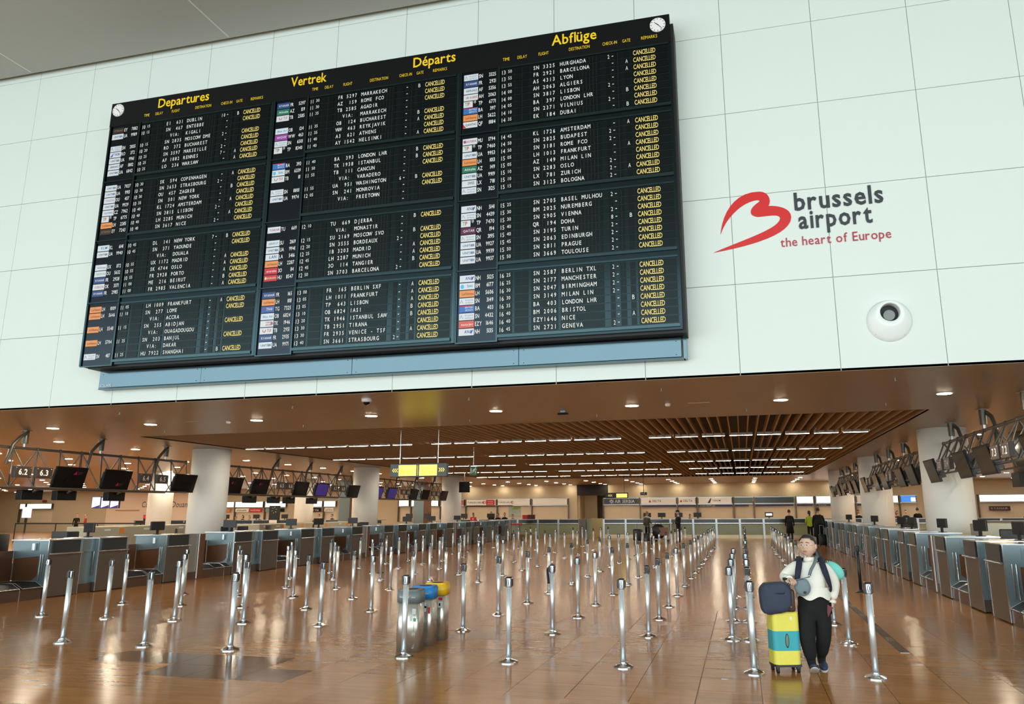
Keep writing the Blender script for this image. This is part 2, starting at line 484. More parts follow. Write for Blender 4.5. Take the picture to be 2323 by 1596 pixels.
text(w, 'Customs', (-56.9, BY - .125, 2.32), (1, 0, 0), (0, 0, 1), .55, INK, xs=0.82, slant=.12)
text(w, 'Douane', (-53.45, BY - .125, 2.30), (1, 0, 0), (0, 0, 1), .55, INK, xs=0.82, slant=.12)
w.box(-59.9, -57.1, BY - .16, BY - .12, 1.98, 2.10, mat('pink_shutter_box', (.55, .30, .22), .5))
struct('wall_customs', w)

# ------------------------------------------------------------------ columns
def column(x, y, r, label, zc=ZC, mt=WHITEC, group='round white columns'):
    p = MB(); p.lathe([(r, 0), (r, zc)], (0, 0), mt, 40)
    p.lathe([(r + .012, 0), (r + .012, .10)], (0, 0), KICK, 40)
    p.lathe([(r + .004, zc - .03), (r + .004, zc)], (0, 0), JOINT, 40)
    return tag(p.build('column', None, (x, y, 0)), label, 'column', group)
COLR = 0.62
for X, side in ((-17.85, 'left'), (5.42, 'right')):
    for j, Y in enumerate((22.45, 33.7, 45.0)):
        column(X, Y, COLR, 'round white column, %s in the row along the %s check-in desks' % (['nearest', 'middle', 'farthest'][j], side))
for X, Y, l in ((-28.9, 22.45, 'round white column at the left picture edge behind the beige machines'), (-29.7, 33.7, 'round white column in front of the customs lettering'),
                (-28.3, 45.0, 'round white column behind the truss screens, left of the dark service sign'), (15.9, 22.45, 'round column behind the right-hand desks, farthest right'),
                (15.9, 33.7, 'round column deep behind the right-hand desks')):
    column(X, Y, 0.60, l)
def steel_pier(x, y, label):
    p = thing('steel_clad_pier', label, 'pillar', (x, y, 0), 0, 'steel-clad square pillars')
    b = MB(); b.box(-.42, .42, -.35, .35, 0, ZC - .001, STEELB); b.build('steel_casing', p)
    b = MB(); b.box(.42, .78, -.33, .33, 0, ZC - .001, WOODB); b.build('brown_side', p)
steel_pier(-27.0, 48.3, 'blue-grey steel pillar with brown side, between lit booth signs left of the second column')
steel_pier(-24.6, 55.5, 'pale steel pillar behind the third group of hanging screens')
p = thing('steel_duct', 'curved polished steel duct hood with dark opening, behind the nearest right column', 'duct', (8.2, 24.0, 0))
b = MB(); b.lathe([(.62, 2.75), (.62, ZC)], (0, 0), STEEL, 32); b.build('hood', p)
b = MB(); b.box(-.62, .62, -.3, .3, 2.35, 2.75, BLACK); b.build('dark_opening', p)
steel_pier(9.8, 25.6, 'tall greenish steel pillar beside the curved duct on the right')

# ------------------------------------------------------------------ lamps
dl = MB(); dl.lathe([(0.165, 0.0), (0.155, -.010), (0.13, -.010)], (0, 0), JOINT, 24); dl.lathe([(.13, -.003), (0.13, -.012)], (0, 0), LAMP, 24)
dl.f = [fc for fc in dl.f]
dlm = dl.mesh('downlight')
dl2 = MB(); dl2.v, dl2.f, dl2.m, dl2.sm = dl.v, dl.f, dl.m, dl.sm; dl2.mats = [JOINT, LAMPW]; dlm2 = dl2.mesh('downlight_dim')
# make the disc face down
rows = []
def downlight(x, y, label):
    o = link(dlm2 if y > 59 else dlm, 'ceiling_light', None, (x, y, ZC)); tag(o, label, 'ceiling light', 'round recessed ceiling lights')
xs_near = [0.86 + 2.985 * i for i in range(-7, 4)]
for i, x in enumerate(xs_near):
    downlight(x, 15.38, 'round recessed lamp near the white wall, %s from the left in that row' % ORD[i])
for j, y in enumerate((53.75, 56.75, 59.5, 61.75)):
    for i, x in enumerate([0.95 + 2.97 * q for q in range(-8, 3)]):
        downlight(x, y, 'small round lamp, %s from left, %s row beyond the slatted ceiling' % (ORD[i], ORD[j]))
for j in range(13):
    for i in range(16):  # outermost columns are added lamps that light the dark left walls
        x = -20.07 - 2.985 * i; y = 18.38 + 3.0 * j
        if x < -44 and j < 9 and (j % 2 or i % 2 == 0): continue
        if i == 0 and j > 9: continue
        downlight(x, y, 'round lamp above the left-hand desks, %s column from the truss, %s from front' % (ORD[i], ORD[j]))
for j, y in enumerate((56.75, 60.3)):  # lamp rows added to brighten the far left wall
    for i in range(16):
        downlight(-25.8 - 2.97 * i, y, 'lamp added to brighten the far left wall, %s from the right, %s row from front' % (ORD[i], ORD[j]))
for j, y in enumerate((56.75, 60.3)):  # matching rows added to brighten the far right side
    for i in range(6):
        downlight(10.0 + 2.97 * i, y, 'lamp added to brighten the far right wall, %s from the left, %s row from front' % (ORD[i], ORD[j]))
for j in range(12):
    for i in range(5):
        x = 6.83 + 2.985 * i; y = 18.38 + 3.0 * j
        if i == 0 and j in (1, 5, 9): continue
        downlight(x, y, 'round lamp above the right-hand desks, %s column from the truss, %s from front' % (ORD[i], ORD[j]))
st = MB(); st.box(0, .64, -.035, .035, -.02, .03, JOINT); st.box(0, .64, -.035, .035, -.026, -.0201, STRIP); st.box(-.01, .65, -.05, -.036, -.025, .06, JOINT); st.box(-.01, .65, .036, .05, -.025, .06, JOINT)
stm = st.mesh('strip_lamp')
for j, y in enumerate((22.4, 28.15, 34.0, 39.9, 45.8)):
    n = 0
    for gx in (-16.45, -9.60, -2.60):
        for k in range(8):
            x = gx + .785 * k
            o = link(stm, 'strip_lamp', None, (x, y, ZC + .005))
            tag(o, 'short linear lamp, %s from left in the %s lamp line of the slatted ceiling' % (ORD[n] if n < 24 else str(n), ORD[j]), 'strip light', 'linear lamps in the slatted ceiling'); n += 1
# ------------------------------------------------------------------ departures board
BF = 11.85                      # front plane
X0B, X1B, Z0B, Z1B = -12.70, -0.775, 4.62, 10.38
board = thing('departures_board', 'huge black split-flap departures board mounted on the white wall', 'departures board', (-6.74, BF, Z0B))
BL = Vector((-6.74, BF, Z0B))
def bbuild(mb, name, parent=board, **k):
    # vertices are given in world coordinates
    base = BL
    mb.v = [(v[0] - base.x, v[1] - base.y, v[2] - base.z) for v in mb.v]
    return mb.build(name, parent)
UX, UZ = (1, 0, 0), (0, 0, 1)
b = MB(); b.box(X0B, X1B, BF, BF + .06, Z0B, Z1B, BOARD)
b.box(X0B, X0B + .02, BF + .06, BF + .30, Z0B, Z1B, BOARD); b.box(X1B - .02, X1B, BF + .06, BF + .18, Z0B, Z1B, BOARD)
bbuild(b, 'casing')
b = MB(); b.box(X0B + .17, X1B + .055, BF + .062, FY - .002, 4.575, Z1B - .15, BLACK)
bbuild(b, 'rear_frame')
# header strip with the four titles
b = MB(); b.box(X0B, X1B, BF - .012, BF, 9.83, Z1B, BLACKG)
hd = bbuild(b, 'header_panel'); hd['label'] = 'black header strip'
b = MB(); y = BF - .016
for s_, x0, x1 in (('Departures', -11.50, -10.24), ('Vertrek', -8.34, -7.53), ('Départs', -5.68, -4.80), ('Abflüge', -2.93, -2.08)):
    b = MB(); text(b, s_, (x0, y, 10.115), UX, UZ, .20, TITY, width=x1 - x0, bold=.014, gap=.045)
    tt = bbuild(b, 'title_lettering', hd); tt['label'] = 'large yellow title lettering'
b = MB()
for mx in (-12.68, -8.70, -4.72):
    for s_, cx, wd_ in (('TIME', .92, .14), ('DELAY', 1.23, .19), ('FLIGHT', 1.64, .20), ('DESTINATION', 2.31, .39), ('CHECK-IN', 2.87, .27), ('GATE', 3.17, .15), ('REMARKS', 3.58, .29)):
        text(b, s_, (mx + cx - wd_ / 2, y, 9.95), UX, UZ, .062, TITY, width=wd_, bold=.0)
ct = bbuild(b, 'column_headings', hd); ct['label'] = 'small yellow column headings'
for cx, cz, r in ((-12.51, 10.20, .143), (-.985, 10.19, .138)):
    b = MB(); yc = BF - .03
    n = 32
    poly = [(cx + math.cos(-2 * PI * k / n) * r, yc, cz + math.sin(-2 * PI * k / n) * r) for k in range(n)][::-1]
    b.prism(poly, (0, .02, 0), WHITE)
    ck = bbuild(b, 'clock'); ck['label'] = 'round white clock face'
    b = MB()
    for k in range(12):
        a = PI / 6 * k; d = Vector((math.sin(a), 0, math.cos(a))); t = Vector((math.cos(a), 0, -math.sin(a)))
        c0 = Vector((cx, yc - .003, cz)); p0 = c0 + d * r * .76; p1 = c0 + d * r * .93; q = t * .005
        b.add([p0 - q, p1 - q, p1 + q, p0 + q], [(0, 1, 2, 3), (3, 2, 1, 0)], BLACK)
    bbuild(b, 'hour_marks', ck)
    for nm, a, ln, wd_ in (('hour_hand', PI * 2 * (10.38 / 12), .55, .007), ('minute_hand', PI * 2 * (23 / 60), .88, .005)):
        b = MB(); d = Vector((math.sin(a), 0, math.cos(a))); t = Vector((math.cos(a), 0, -math.sin(a))) * wd_
        c0 = Vector((cx, yc - .006, cz)); b.prism([c0 - d * .02 - t, c0 + d * r * ln - t * .6, c0 + d * r * ln + t * .6, c0 - d * .02 + t], (0, .003, 0), BLACK)
        bbuild(b, nm, ck)

PLATE = {}
def pm(name, col):
    return mat('plate_' + name, col, 0.45)
WH = (0.62, 0.66, 0.70)
ST_ = {  # code: (plate colour, text, text colour, extra)
 'EY': ((.012, .010, .012), 'ETIHAD', (.35, .14, .02)), 'UA': (WH, 'UNITED', (.10, .18, .30)), 'SN': (WH, 'brussels|airlines', (.28, .32, .42)),
 'RO': (WH, 'TAROM', (.05, .10, .45)), 'AF': (WH, 'AIRFRANCE', (.08, .10, .25)), 'OU': (WH, 'CROATIA', (.30, .33, .40)), 'CZ': (WH, 'SOUTHERN', (.15, .3, .45)),
 'TP': (WH, 'TP', (.60, .05, .04)), 'LH': ((.72, .27, .08), 'Lufthansa', (.25, .05, .03)), 'KL': (WH, 'KLM', (.02, .30, .60)), 'UX': (WH, 'AirEuropa', (.2, .35, .5)),
 'FR': ((.02, .06, .20), 'RYANAIR', (.75, .75, .78)), 'OK': (WH, 'CZECH', (.45, .10, .10)), 'AZ': ((.01, .16, .10), 'Alitalia', (.75, .78, .75)), 'TB': (WH, 'TUI', (.55, .10, .12)),
 'OB': (WH, 'Blue Air', (.05, .30, .60)), 'WW': ((.30, .05, .32), 'WOW', (.8, .75, .8)), 'BA': ((.03, .15, .45), 'BRITISH|AIRWAYS', (.75, .78, .82)), 'BM': (WH, 'bmi', (.05, .30, .55)),
 'TU': (WH, 'TUNISAIR', (.55, .10, .10)), 'SU': (WH, 'AEROFLOT', (.15, .25, .45)), 'LA': (WH, 'LAN', (.03, .08, .30)), '3O': ((.55, .02, .04), 'airarabia', (.78, .72, .72)),
 'HU': ((.50, .02, .04), 'HAINAN', (.75, .60, .35)), 'TG': ((.05, .10, .32), 'THAI', (.72, .70, .72)), 'TK': (WH, 'TURKISH|AIRLINES', (.45, .10, .12)), 'AH': (WH, 'AIR ALGERIE', (.50, .08, .08)),
 'QF': (WH, 'QANTAS', (.06, .06, .07)), 'MU': (WH, 'EASTERN', (.40, .05, .15)), 'LX': (WH, 'SWISS', (.12, .10, .12)), 'NH': (WH, 'ANA', (.03, .07, .30)), 'QR': ((.10, .01, .05), 'QATAR', (.72, .70, .72)),
 'EZY': ((.62, .10, .08), 'easyJet', (.80, .74, .72)),
}
D = [[  # module 1
 'EY 7882,1015,EI  631,DUBLIN,10,B,1|UA 9989,1015,SN  467,ENTEBBE,,,1|,,  VIA:,KIGALI,,,0|SN 2835,1015,SN 2835,MOSCOW DME,2,,1|RO 372,1020,RO  372,BUCHAREST,,,1|UA 9961,1025,SN 3597,MARSEILLE,2,,1|AF 1882,1025,AF 1882,RENNES,7,A,1|UA 6842,1025,LO  236,WARSAW,,A,1',
 'UA 7027,1030,SK  594,COPENHAGEN,,A,1|UA 9913,1030,SN 3653,STRASBOURG,2,,1|OU 457,1030,OU  457,ZAGREB,,B,1|UA 9929,1035,SN  501,NEW YORK,,,1|CZ 7962,1040,KL 1724,AMSTERDAM,,A,1|TP 6775,1040,SN 3815,LISBON,2,,1|LH 2285,1040,LH 2285,MUNICH,,A,1|EY 7243,1040,SN 3617,NICE,2,,1',
 'KL 6141,1045,DL  141,NEW YORK,7,B,1|UA 9940,1045,SN  371,YAOUNDE,,,1|,,  VIA:,DOUALA,,,0|UX 1172,1055,UX 1172,MADRID,,A,1|OU 5632,1055,SK 4744,OSLO,,A,1|FR 2928,1055,FR 2928,PORTO,,A,1|OK 3371,1100,ME  216,BEIRUT,,B,1|FR 2985,1100,FR 2985,VALENCIA,,A,1',
 'LH 1009,1105,LH 1009,FRANKFURT,,A,1|LH 5646,1110,SN  277,LOME,,,1|,,  VIA:,ACCRA,,,0|LH 5548,1115,SN  255,ABIDJAN,,,1|,,  VIA:,OUAGADOUGOU,,,0|LH 5704,1125,SN  203,BANJUL,,,1|,,  VIA:,DAKAR,,,0|SN 4117,1125,HU 7922,SHANGHAI,,B,1'],
 [
 'FR 5297,1130,FR 5297,MARRAKECH,,B,1|AZ 159,1130,AZ  159,ROME FCO,,,1|TB 2585,1135,TB 2585,AGADIR,,,1|,,  VIA:,MARRAKECH,,,0|OB 124,1135,OB  124,BUCHAREST,,B,1|WW 463,1135,WW  463,REYKJAVIK,,A,1|SN 6501,1140,A3  621,ATHENS,,,1|TP 8340,1140,AY 1542,HELSINKI,,A,1',
 'BA 393,1140,BA  393,LONDON LHR,,B,1|BM 6339,1150,TK 1938,ISTANBUL,,B,1|TB 111,1155,TB  111,CANCUN,,,1|,,  VIA:,VARADERO,,,0|SN 8801,1155,UA  951,WASHINGTON,6,B,1|UA 9974,1205,SN  241,MONROVIA,,,1|,,  VIA:,FREETOWN,,,0|,,,,,,0',
 'TU 669,1210,TU  669,DJERBA,,B,1|,,  VIA:,MONASTIR,,,0|SU 2169,1215,SU 2169,MOSCOW SVO,,B,1|UA 9941,1220,SN 3555,BORDEAUX,2,,1|LA 5416,1225,IB 3203,MADRID,,A,1|LH 2287,1245,LH 2287,MUNICH,,A,1|3O 114,1245,3O  114,TANGIER,,B,1|HU 8547,1250,SN 3703,BARCELONA,2,,1',
 'FR 165,1300,FR  165,BERLIN SXF,,A,1|LH 1011,1305,LH 1011,FRANKFURT,,A,1|TG 7325,1305,TP  643,LISBON,,A,1|OB 6824,1310,OB 6824,IASI,,B,1|TK 1946,1320,TK 1946,ISTANBUL SAW,,B,1|TB 2951,1330,TB 2951,TIRANA,,,1|FR 2935,1330,FR 2935,VENICE - TSF,,A,1|UA 9971,1340,SN 3661,STRASBOURG,2,,1'],
 [
 'SN 3325,1350,SN 3325,HURGHADA,2,,1|FR 2921,1355,FR 2921,BARCELONA,,A,1|AF 5356,1355,A5 4313,LYON,,A,1|AH 2063,1400,AH 2063,ALGIERS,,,1|TP 6771,1400,SN 3817,LISBON,2,,1|BA 397,1405,BA  397,LONDON LHR,,B,1|LH 5622,1410,SN 2371,VILNIUS,2,,1|QF 8184,1435,EK  184,DUBAI,,B,1',
 'MU 1794,1445,KL 1726,AMSTERDAM,,A,1|TP 7460,1450,SN 2825,BUDAPEST,2,,1|UA 9953,1450,SN 3181,ROME FCO,2,,1|LH 1013,1505,LH 1013,FRANKFURT,,A,1|AZ 149,1505,AZ  149,MILAN LIN,,,1|UA 9919,1510,SN 2283,OSLO,2,,1|LX 781,1510,LX  781,ZURICH,2,A,1|SN 3125,1515,SN 3125,BOLOGNA,2,,1',
 'NH 5141,1525,SN 2705,BASEL MULHOU,2,,1|SN 4439,1530,BM 2025,NUREMBERG,,,1|TP 7470,1530,SN 2905,VIENNA,2,,1|QR 194,1540,QR  194,DOHA,8,B,1|SN 3195,1540,SN 3195,TURIN,2,,1|UA 9927,1545,SN 2063,EDINBURGH,2,,1|UA 9939,1550,SN 2811,PRAGUE,2,,1|UA 9937,1550,SN 3669,TOULOUSE,2,,1',
 'NH 5125,1625,SN 2587,BERLIN TXL,2,,1|BM 6177,1625,SN 2177,MANCHESTER,2,,1|LH 5606,1630,SN 2047,BIRMINGHAM,2,,1|SN 3149,1630,SN 3149,MILAN LIN,2,,1|BA 403,1635,BA  403,LONDON LHR,,B,1|SN 4432,1640,BM 2006,BRISTOL,,,1|EZY 1646,1640,EZY1646,NICE,,A,1|NH 5135,1645,SN 2721,GENEVA,2,,1']]
NW = 0.1385
ROWZ = (9.715, 8.405, 7.08, 5.77)
FRAME = mat('board_frame', (0.045, 0.076, 0.084), 0.22, 1.0)
for mi_, mx in enumerate((-12.68, -8.70, -4.72)):
    if mi_ < 2: b = MB(); b.box(mx + 3.935, mx + 3.975, BF - .02, BF, Z0B, 9.83, FRAME); bbuild(b, 'upright_bar')
    b = MB(); b.box(mx + .0, mx + .018, BF - .02, BF, Z0B, 9.83, FRAME)
    bbuild(b, 'upright_bar')
    for bi in range(4):
        z1 = ROWZ[bi] + .085; z0 = ROWZ[bi] - 7 * NW - .085
        b = MB()
        # recessed block: rails around the rows
        b.box(mx + .80, mx + 3.91, BF - .014, BF - .0005, z1, z1 + .03, FRAME)
        b.box(mx + .80, mx + 3.91, BF - .03, BF - .0005, z0 - .05, z0, FRAME)
        b.box(mx + .77, mx + .80, BF - .03, BF - .0005, z0 - .12, z1 + .04, FRAME)
        b.box(mx + .03, mx + .05, BF - .03, BF - .0005, z0 - .12, z1 + .04, FRAME)
        b.box(mx + .05, mx + .77, BF - .03, BF - .0005, z0 - .12, z0 - .10, FRAME)
        b.box(mx + .05, mx + .77, BF - .004, BF - .0005, z0 - .10, z1 + .04, LOGOP)
        blk = bbuild(b, 'flap_block')
        for ri, row in enumerate(D[mi_][bi].split('|')):
            code, tm_, fl, dest, chk, gate, can = row.split(',')
            z = ROWZ[bi] - NW * ri; hz = .058
            b = MB(); yf = BF - .006; yt = BF - .0085
            def cells(x0, x1, n):
                b.box(mx + x0, mx + x1, yf, BF - .0005, z - hz, z + hz, CELL)
                for q in range(1, n):
                    xx = mx + x0 + (x1 - x0) * q / n
                    b.add([(xx - .003, yf - .0008, z - hz), (xx + .003, yf - .0008, z - hz), (xx + .003, yf - .0008, z + hz), (xx - .003, yf - .0008, z + hz)], [(0, 1, 2, 3)], CELLS)
            cells(.805, 1.055, 2); cells(1.10, 1.35, 2); cells(1.40, 1.875, 7); cells(1.92, 2.675, 12); cells(2.78, 2.86, 1); cells(2.95, 3.05, 2); cells(3.12, 3.21, 1); cells(3.25, 3.89, 1)
            b.box(mx + .80, mx + 3.91, BF - .004, BF - .0005, z - NW / 2 - .003, z - NW / 2 + .003, CELLS)
            if tm_:
                text(b, tm_[:2], (mx + .82, yt, z - .04), UX, UZ, .080, LETW, pitch=.045, xs=.75, bold=.004)
                text(b, tm_[2:], (mx + .95, yt, z - .022), UX, UZ, .062, LETW, pitch=.040, xs=.8, bold=.004)
            if fl: text(b, fl, (mx + 1.43, yt, z - .038), UX, UZ, .074, LETW, pitch=.0607, xs=.72, bold=.012)
            if dest: text(b, dest, (mx + 1.935, yt, z - .038), UX, UZ, .074, LETW, pitch=.0617, xs=.72, bold=.012)
            if chk: text(b, chk, (mx + 2.865, yt, z - .038), UX, UZ, .074, LETW, pitch=.055, xs=.72, bold=.0, align='r')
            if True: b.box(mx + 2.895, mx + 2.925, yt - .001, yt, z - .006, z + .006, LETW)
            if gate: text(b, gate, (mx + 3.14, yt, z - .038), UX, UZ, .076, LETW, width=.05, bold=.0)
            if can == '1': text(b, 'CANCELLED', (mx + 3.28, yt, z - .045), UX, UZ, .090, LETY, width=.40, gap=.05, bold=.010)
            r_ = bbuild(b, 'flap_row', blk)
            if code:
                al, num = code.split(' ')
                st = ST_[al]; b = MB(); yp = BF - .008
                xr = .27 if al == 'TP' else .37
                b.box(mx + .09, mx + xr, yp - .006, yp + .004, z - .062, z + .060, pm(al, st[0]))
                tc_ = mat('print_' + al, st[2], .5)
                ls = st[1].split('|'); yq = yp - .008
                for q, s_ in enumerate(ls):
                    if al == 'TP':
                        text(b, 'T', (mx + .12, yq, z - .03), UX, UZ, .07, mat('tap_green', (.1, .45, .08), .5), width=.05, bold=.02)
                        text(b, 'P', (mx + .17, yq, z - .03), UX, UZ, .07, tc_, width=.05, bold=.02)
                        text(b, '☆' if False else '*', (mx + .29, yq, z - .05), UX, UZ, .12, LETW, width=.06)
                    elif len(ls) == 2:
                        text(b, s_, (mx + .20, yq, z + .008 - .048 * q), UX, UZ, .032, tc_, width=.15)
                    else:
                        wq = {'KL': .16, 'NH': .14, 'LA': .16, 'TB': .09, 'BM': .10, 'RO': .13, 'TG': .14, 'LX': .13}.get(al, .22)
                        text(b, s_, (mx + .355 - wq - (.0 if wq > .2 else .02), yq, z - .022), UX, UZ, .042 if wq > .17 else .055, tc_, width=wq, bold=.01)
                if al == 'SN': b.tube([(mx + .11, yq, z - .03), (mx + .13, yq, z + .03), (mx + .15, yq, z - .02), (mx + .17, yq, z - .03)], .004, tc_, 4)
                if al in ('UA',): b.box(mx + .325, mx + .345, yq - .001, yq, z - .02, z + .012, tc_); b.box(mx + .295, mx + .312, yq - .001, yq, z - .02, z + .012, tc_)
                if al == 'NH': b.add([(mx + .30, yq - .001, z - .03), (mx + .325, yq - .001, z - .03), (mx + .355, yq - .001, z + .03), (mx + .33, yq - .001, z + .03)], [(0, 1, 2, 3)], tc_)
                if al == 'QF': b.add([(mx + .09, yq, z - .06), (mx + .15, yq, z - .06), (mx + .09, yq, z + .02)], [(0, 1, 2)], RED)
                if al == 'BA': b.add([(mx + .09, yq, z + .055), (mx + .30, yq, z + .045), (mx + .36, yq, z + .06), (mx + .09, yq, z + .06)], [(0, 1, 2, 3)], RED)
                if al == 'TB': b.tube([(mx + .15, yq, z + .02), (mx + .165, yq, z - .02), (mx + .195, yq, z - .025), (mx + .22, yq, z + .02)], .006, RED, 4)
                if al in ('TK', 'HU', 'MU'): b.ball((mx + .13 if al != 'TK' else mx + .335, yq, z), (.025, .002, .03), tc_, 10, 6)
                if al == 'RO': b.add([(mx + .10, yq, z - .045), (mx + .16, yq, z - .045), (mx + .19, yq, z + .05)], [(0, 1, 2)], tc_)
                if al == 'BM': b.ball((mx + .14, yq, z - .005), (.03, .002, .04), mat('bmi_dot', (.05, .5, .75), .5), 10, 6)
                text(b, al, (mx + .385, yq + .003, z - .038), UX, UZ, .074, LETW, xs=.62, bold=.014, gap=.07)
                text(b, num, (mx + .725, yq + .003, z - .032), UX, UZ, .072, LETW, xs=.66, bold=.014, align='r')
                o = bbuild(b, 'airline_plate', blk)
# polished panel below the board
b = MB()
PX0, PX1 = -12.52, -0.75
for i in range(6):
    x0 = [-12.50, -10.55, -7.62, -4.70, -3.63, -1.9][i]; x1 = [-10.56, -7.63, -4.71, -3.64, -1.91, -.82][i]
sill = thing('mirror_metal_panel', 'long pale blue mirror-like metal panel below the departures board', 'panel', (-6.6, 12.2, 4.2))
PB = Vector((-6.6, 12.2, 4.2))
cuts = [-12.50, -10.10, -6.85, -3.64, -0.83]
for x0, x1 in zip(cuts, cuts[1:]):
    b = MB(); b.cham(x0 - PB.x + .002, x1 - PB.x - .002, -.02, .01, .03, .36, .004, STEELP)
    for dx in (x0 + .09, x1 - .09): b.ball((dx - PB.x, -.022, .30), (.008, .004, .008), BLACK, 8, 5); b.ball((dx - PB.x, -.022, .07), (.008, .004, .008), BLACK, 8, 5)
    b.build('panel_section', sill)
b = MB(); b.box(-12.52 - PB.x, -.78 - PB.x, .0, FY - PB.y, .0, .025, FRAME); b.box(-.80 - PB.x, -.745 - PB.x, -.02, FY - PB.y, .0, .41, STEELP)
b.build('trim', sill)
text_m = MB(); text(text_m, 'SOLARI', (-12.46 - PB.x, -.024, .05), UX, UZ, .05, WHITE, width=.28); text_m.build('maker_lettering', sill)

# ------------------------------------------------------------------ wall logo and air nozzle
lg = thing('airport_wall_logo', 'red ribbon B emblem with dark lettering on the white wall', 'logo', (0.5, FY - .012, 6.1))
LB = Vector((0.5, FY - .012, 6.1))
def img(px, py, off=0.0):
    """point of the wall plane in front of photo pixel (used only to transcribe the drawn outline)"""
    d = r2 * ((px - CX) / F_PX) - u2 * ((py - CY) / F_PX) + fwd
    t = (FY) / d.y
    return (d.x * t, d.z * t + CAM_H)
def zp(x, y): return (1600 + x / 5.05, 400 + y / 5.05)
def bez(p0, p1, p2, p3, n=10):
    return [tuple(p0[k] * (1 - t) ** 3 + 3 * p1[k] * t * (1 - t) ** 2 + 3 * p2[k] * t * t * (1 - t) + p3[k] * t ** 3 for k in (0, 1)) for t in [i / n for i in range(n)]]
outer = bez((175, 665), (190, 470), (300, 180), (620, 176)) + bez((620, 176), (730, 178), (760, 280), (722, 340), 8) + bez((722, 340), (830, 335), (980, 360), (984, 470), 8) \
    + bez((984, 470), (975, 660), (560, 790), (95, 875), 12)
inner = bez((95, 875), (450, 720), (850, 600), (858, 480), 12) + bez((858, 480), (850, 420), (700, 460), (600, 465), 8) + bez((600, 465), (500, 455), (480, 380), (620, 290), 8) \
    + bez((620, 290), (640, 250), (500, 280), (400, 355), 6) + bez((400, 355), (280, 450), (210, 560), (180, 655), 8)
pts = [img(*zp(*p)) for p in outer + inner]
from mathutils.geometry import tessellate_polygon
P3 = [Vector((p[0] - LB.x, 0, p[1] - LB.z)) for p in pts]
tri = tessellate_polygon([P3]); n_ = len(P3)
b = MB(); b.add(P3 + [p + Vector((0, .011, 0)) for p in P3], [tuple(t_) for t_ in tri] + [(i, (i + 1) % n_, n_ + (i + 1) % n_, n_ + i) for i in range(n_)], RED)
o = b.build('ribbon_emblem', lg); o['label'] = 'red ribbon emblem shaped like a B'
def wtxt(s_, x0, z0, x1, cap, mt, name, bold):
    b = MB(); text(b, s_, (x0 - LB.x, -.001, z0 - LB.z), UX, UZ, cap, mt, width=x1 - x0, bold=bold)
    b.box(0, .001, .0, .001, 0, .001, mt); b.build(name, lg)
wtxt('brussels', 1.130, 6.665, 2.56, .305, INK, 'name_lettering', .022)
wtxt('airport', 1.175, 6.335, 2.36, .305, INK, 'name_lettering', .022)
wtxt('the heart of Europe', .865, 6.04, 2.60, .155, REDD, 'slogan_lettering', .004)

nz = thing('air_nozzle', 'round white air nozzle with dark throat on the white wall', 'air vent', (2.42, FY, 4.66))
b = MB(); prof = [(.335, 0), (.335, .02), (.30, .06), (.22, .13), (.15, .16), (.145, .12), (.14, .004)]
n = 40; vs = []; fs = []
for r, d in prof:
    k_ = d / .16
    for q in range(n):
        a = 2 * PI * q / n
        oz = .115 * min(1, max(0, k_)) if r < .30 else (.05 * max(0, k_))
        vs.append((math.cos(a) * r, -d, math.sin(a) * r + (.115 if r <= .15 else oz)))
for i in range(len(prof) - 1):
    for q in range(n):
        q2 = (q + 1) % n; fs.append((i * n + q, (i + 1) * n + q, (i + 1) * n + q2, i * n + q2))
b.add(vs, fs, mat('nozzle_white', (.82, .88, .86), .4), True)
for a in (.6, 2.5, 3.9, 5.4): b.ball((math.cos(a) * .31, -.045, math.sin(a) * .31), (.008, .006, .008), JOINT, 6, 4)
b.build('flange', nz)
b = MB(); b.tube([(0, -.004, .115), (0, -.02, .115)], .138, BLACK, 28); b.build('throat', nz)
b = MB(); b.tube([(-.01, -.10, .075), (-.01, -.02, .075)], .085, mat('nozzle_grey', (.20, .23, .21), .5), 24); b.build('inner_jet', nz)
# ------------------------------------------------------------------ belt posts
def post_mesh():
    out = {}
    b = MB(); b.lathe([(.118, 0), (.118, .010), (.106, .020), (.060, .036), (.040, .046), (.036, .058)], (0, 0), CHROMED, 20, False); out['base'] = b.mesh('base')
    b = MB(); b.lathe([(.0335, .05), (.0335, .86)], (0, 0), CHROME, 20); out['pole'] = b.mesh('pole')
    b = MB(); b.lathe([(.036, .855), (.037, .862), (.037, .955), (.034, .965)], (0, 0), CHROMH, 20)
    b.lathe([(.036, .962), (.036, .970), (.031, .975)], (0, 0), BLACKG, 20); out['head'] = b.mesh('head')
    b = MB()
    for sx in (-1, 1):
        b.cham(sx * .026, sx * .046, -.022, .022, .868, .955, .004, DARKPL)
    n = 14
    ring = [(math.cos(2 * PI * q / n) * .010, -.0385 - 0.0, .912 + math.sin(2 * PI * q / n) * .034) for q in range(n)]
    b.tube(ring + [ring[0]], .0035, BLACKG, 5, False); b.box(-.004, .004, -.042, -.034, .882, .94, EDGE)
    out['belt_slot'] = b.mesh('belt_slot')
    return out
PM = post_mesh()
def post(x, y, label, black=False, group='chrome belt posts of the queue maze', rz=0):
    t = thing('belt_post', label, 'belt post', (x, y, 0), rz, group)
    for nm in ('base', 'pole', 'head', 'belt_slot'):
        link(PMB[nm] if black else PM[nm], nm, t)
    return t
PMB = {}
for nm, me in PM.items():
    m2 = me.copy(); m2.materials.clear()
    for _ in range(max(1, len(me.materials))): m2.materials.append(DARKPL)
    PMB[nm] = m2
R = [9.0, 11.13, 12.9, 14.6, 16.4, 18.6, 20.7, 22.5, 24.3, 26.1, 28.3, 30.5, 32.3, 34.0, 35.8, 37.9]
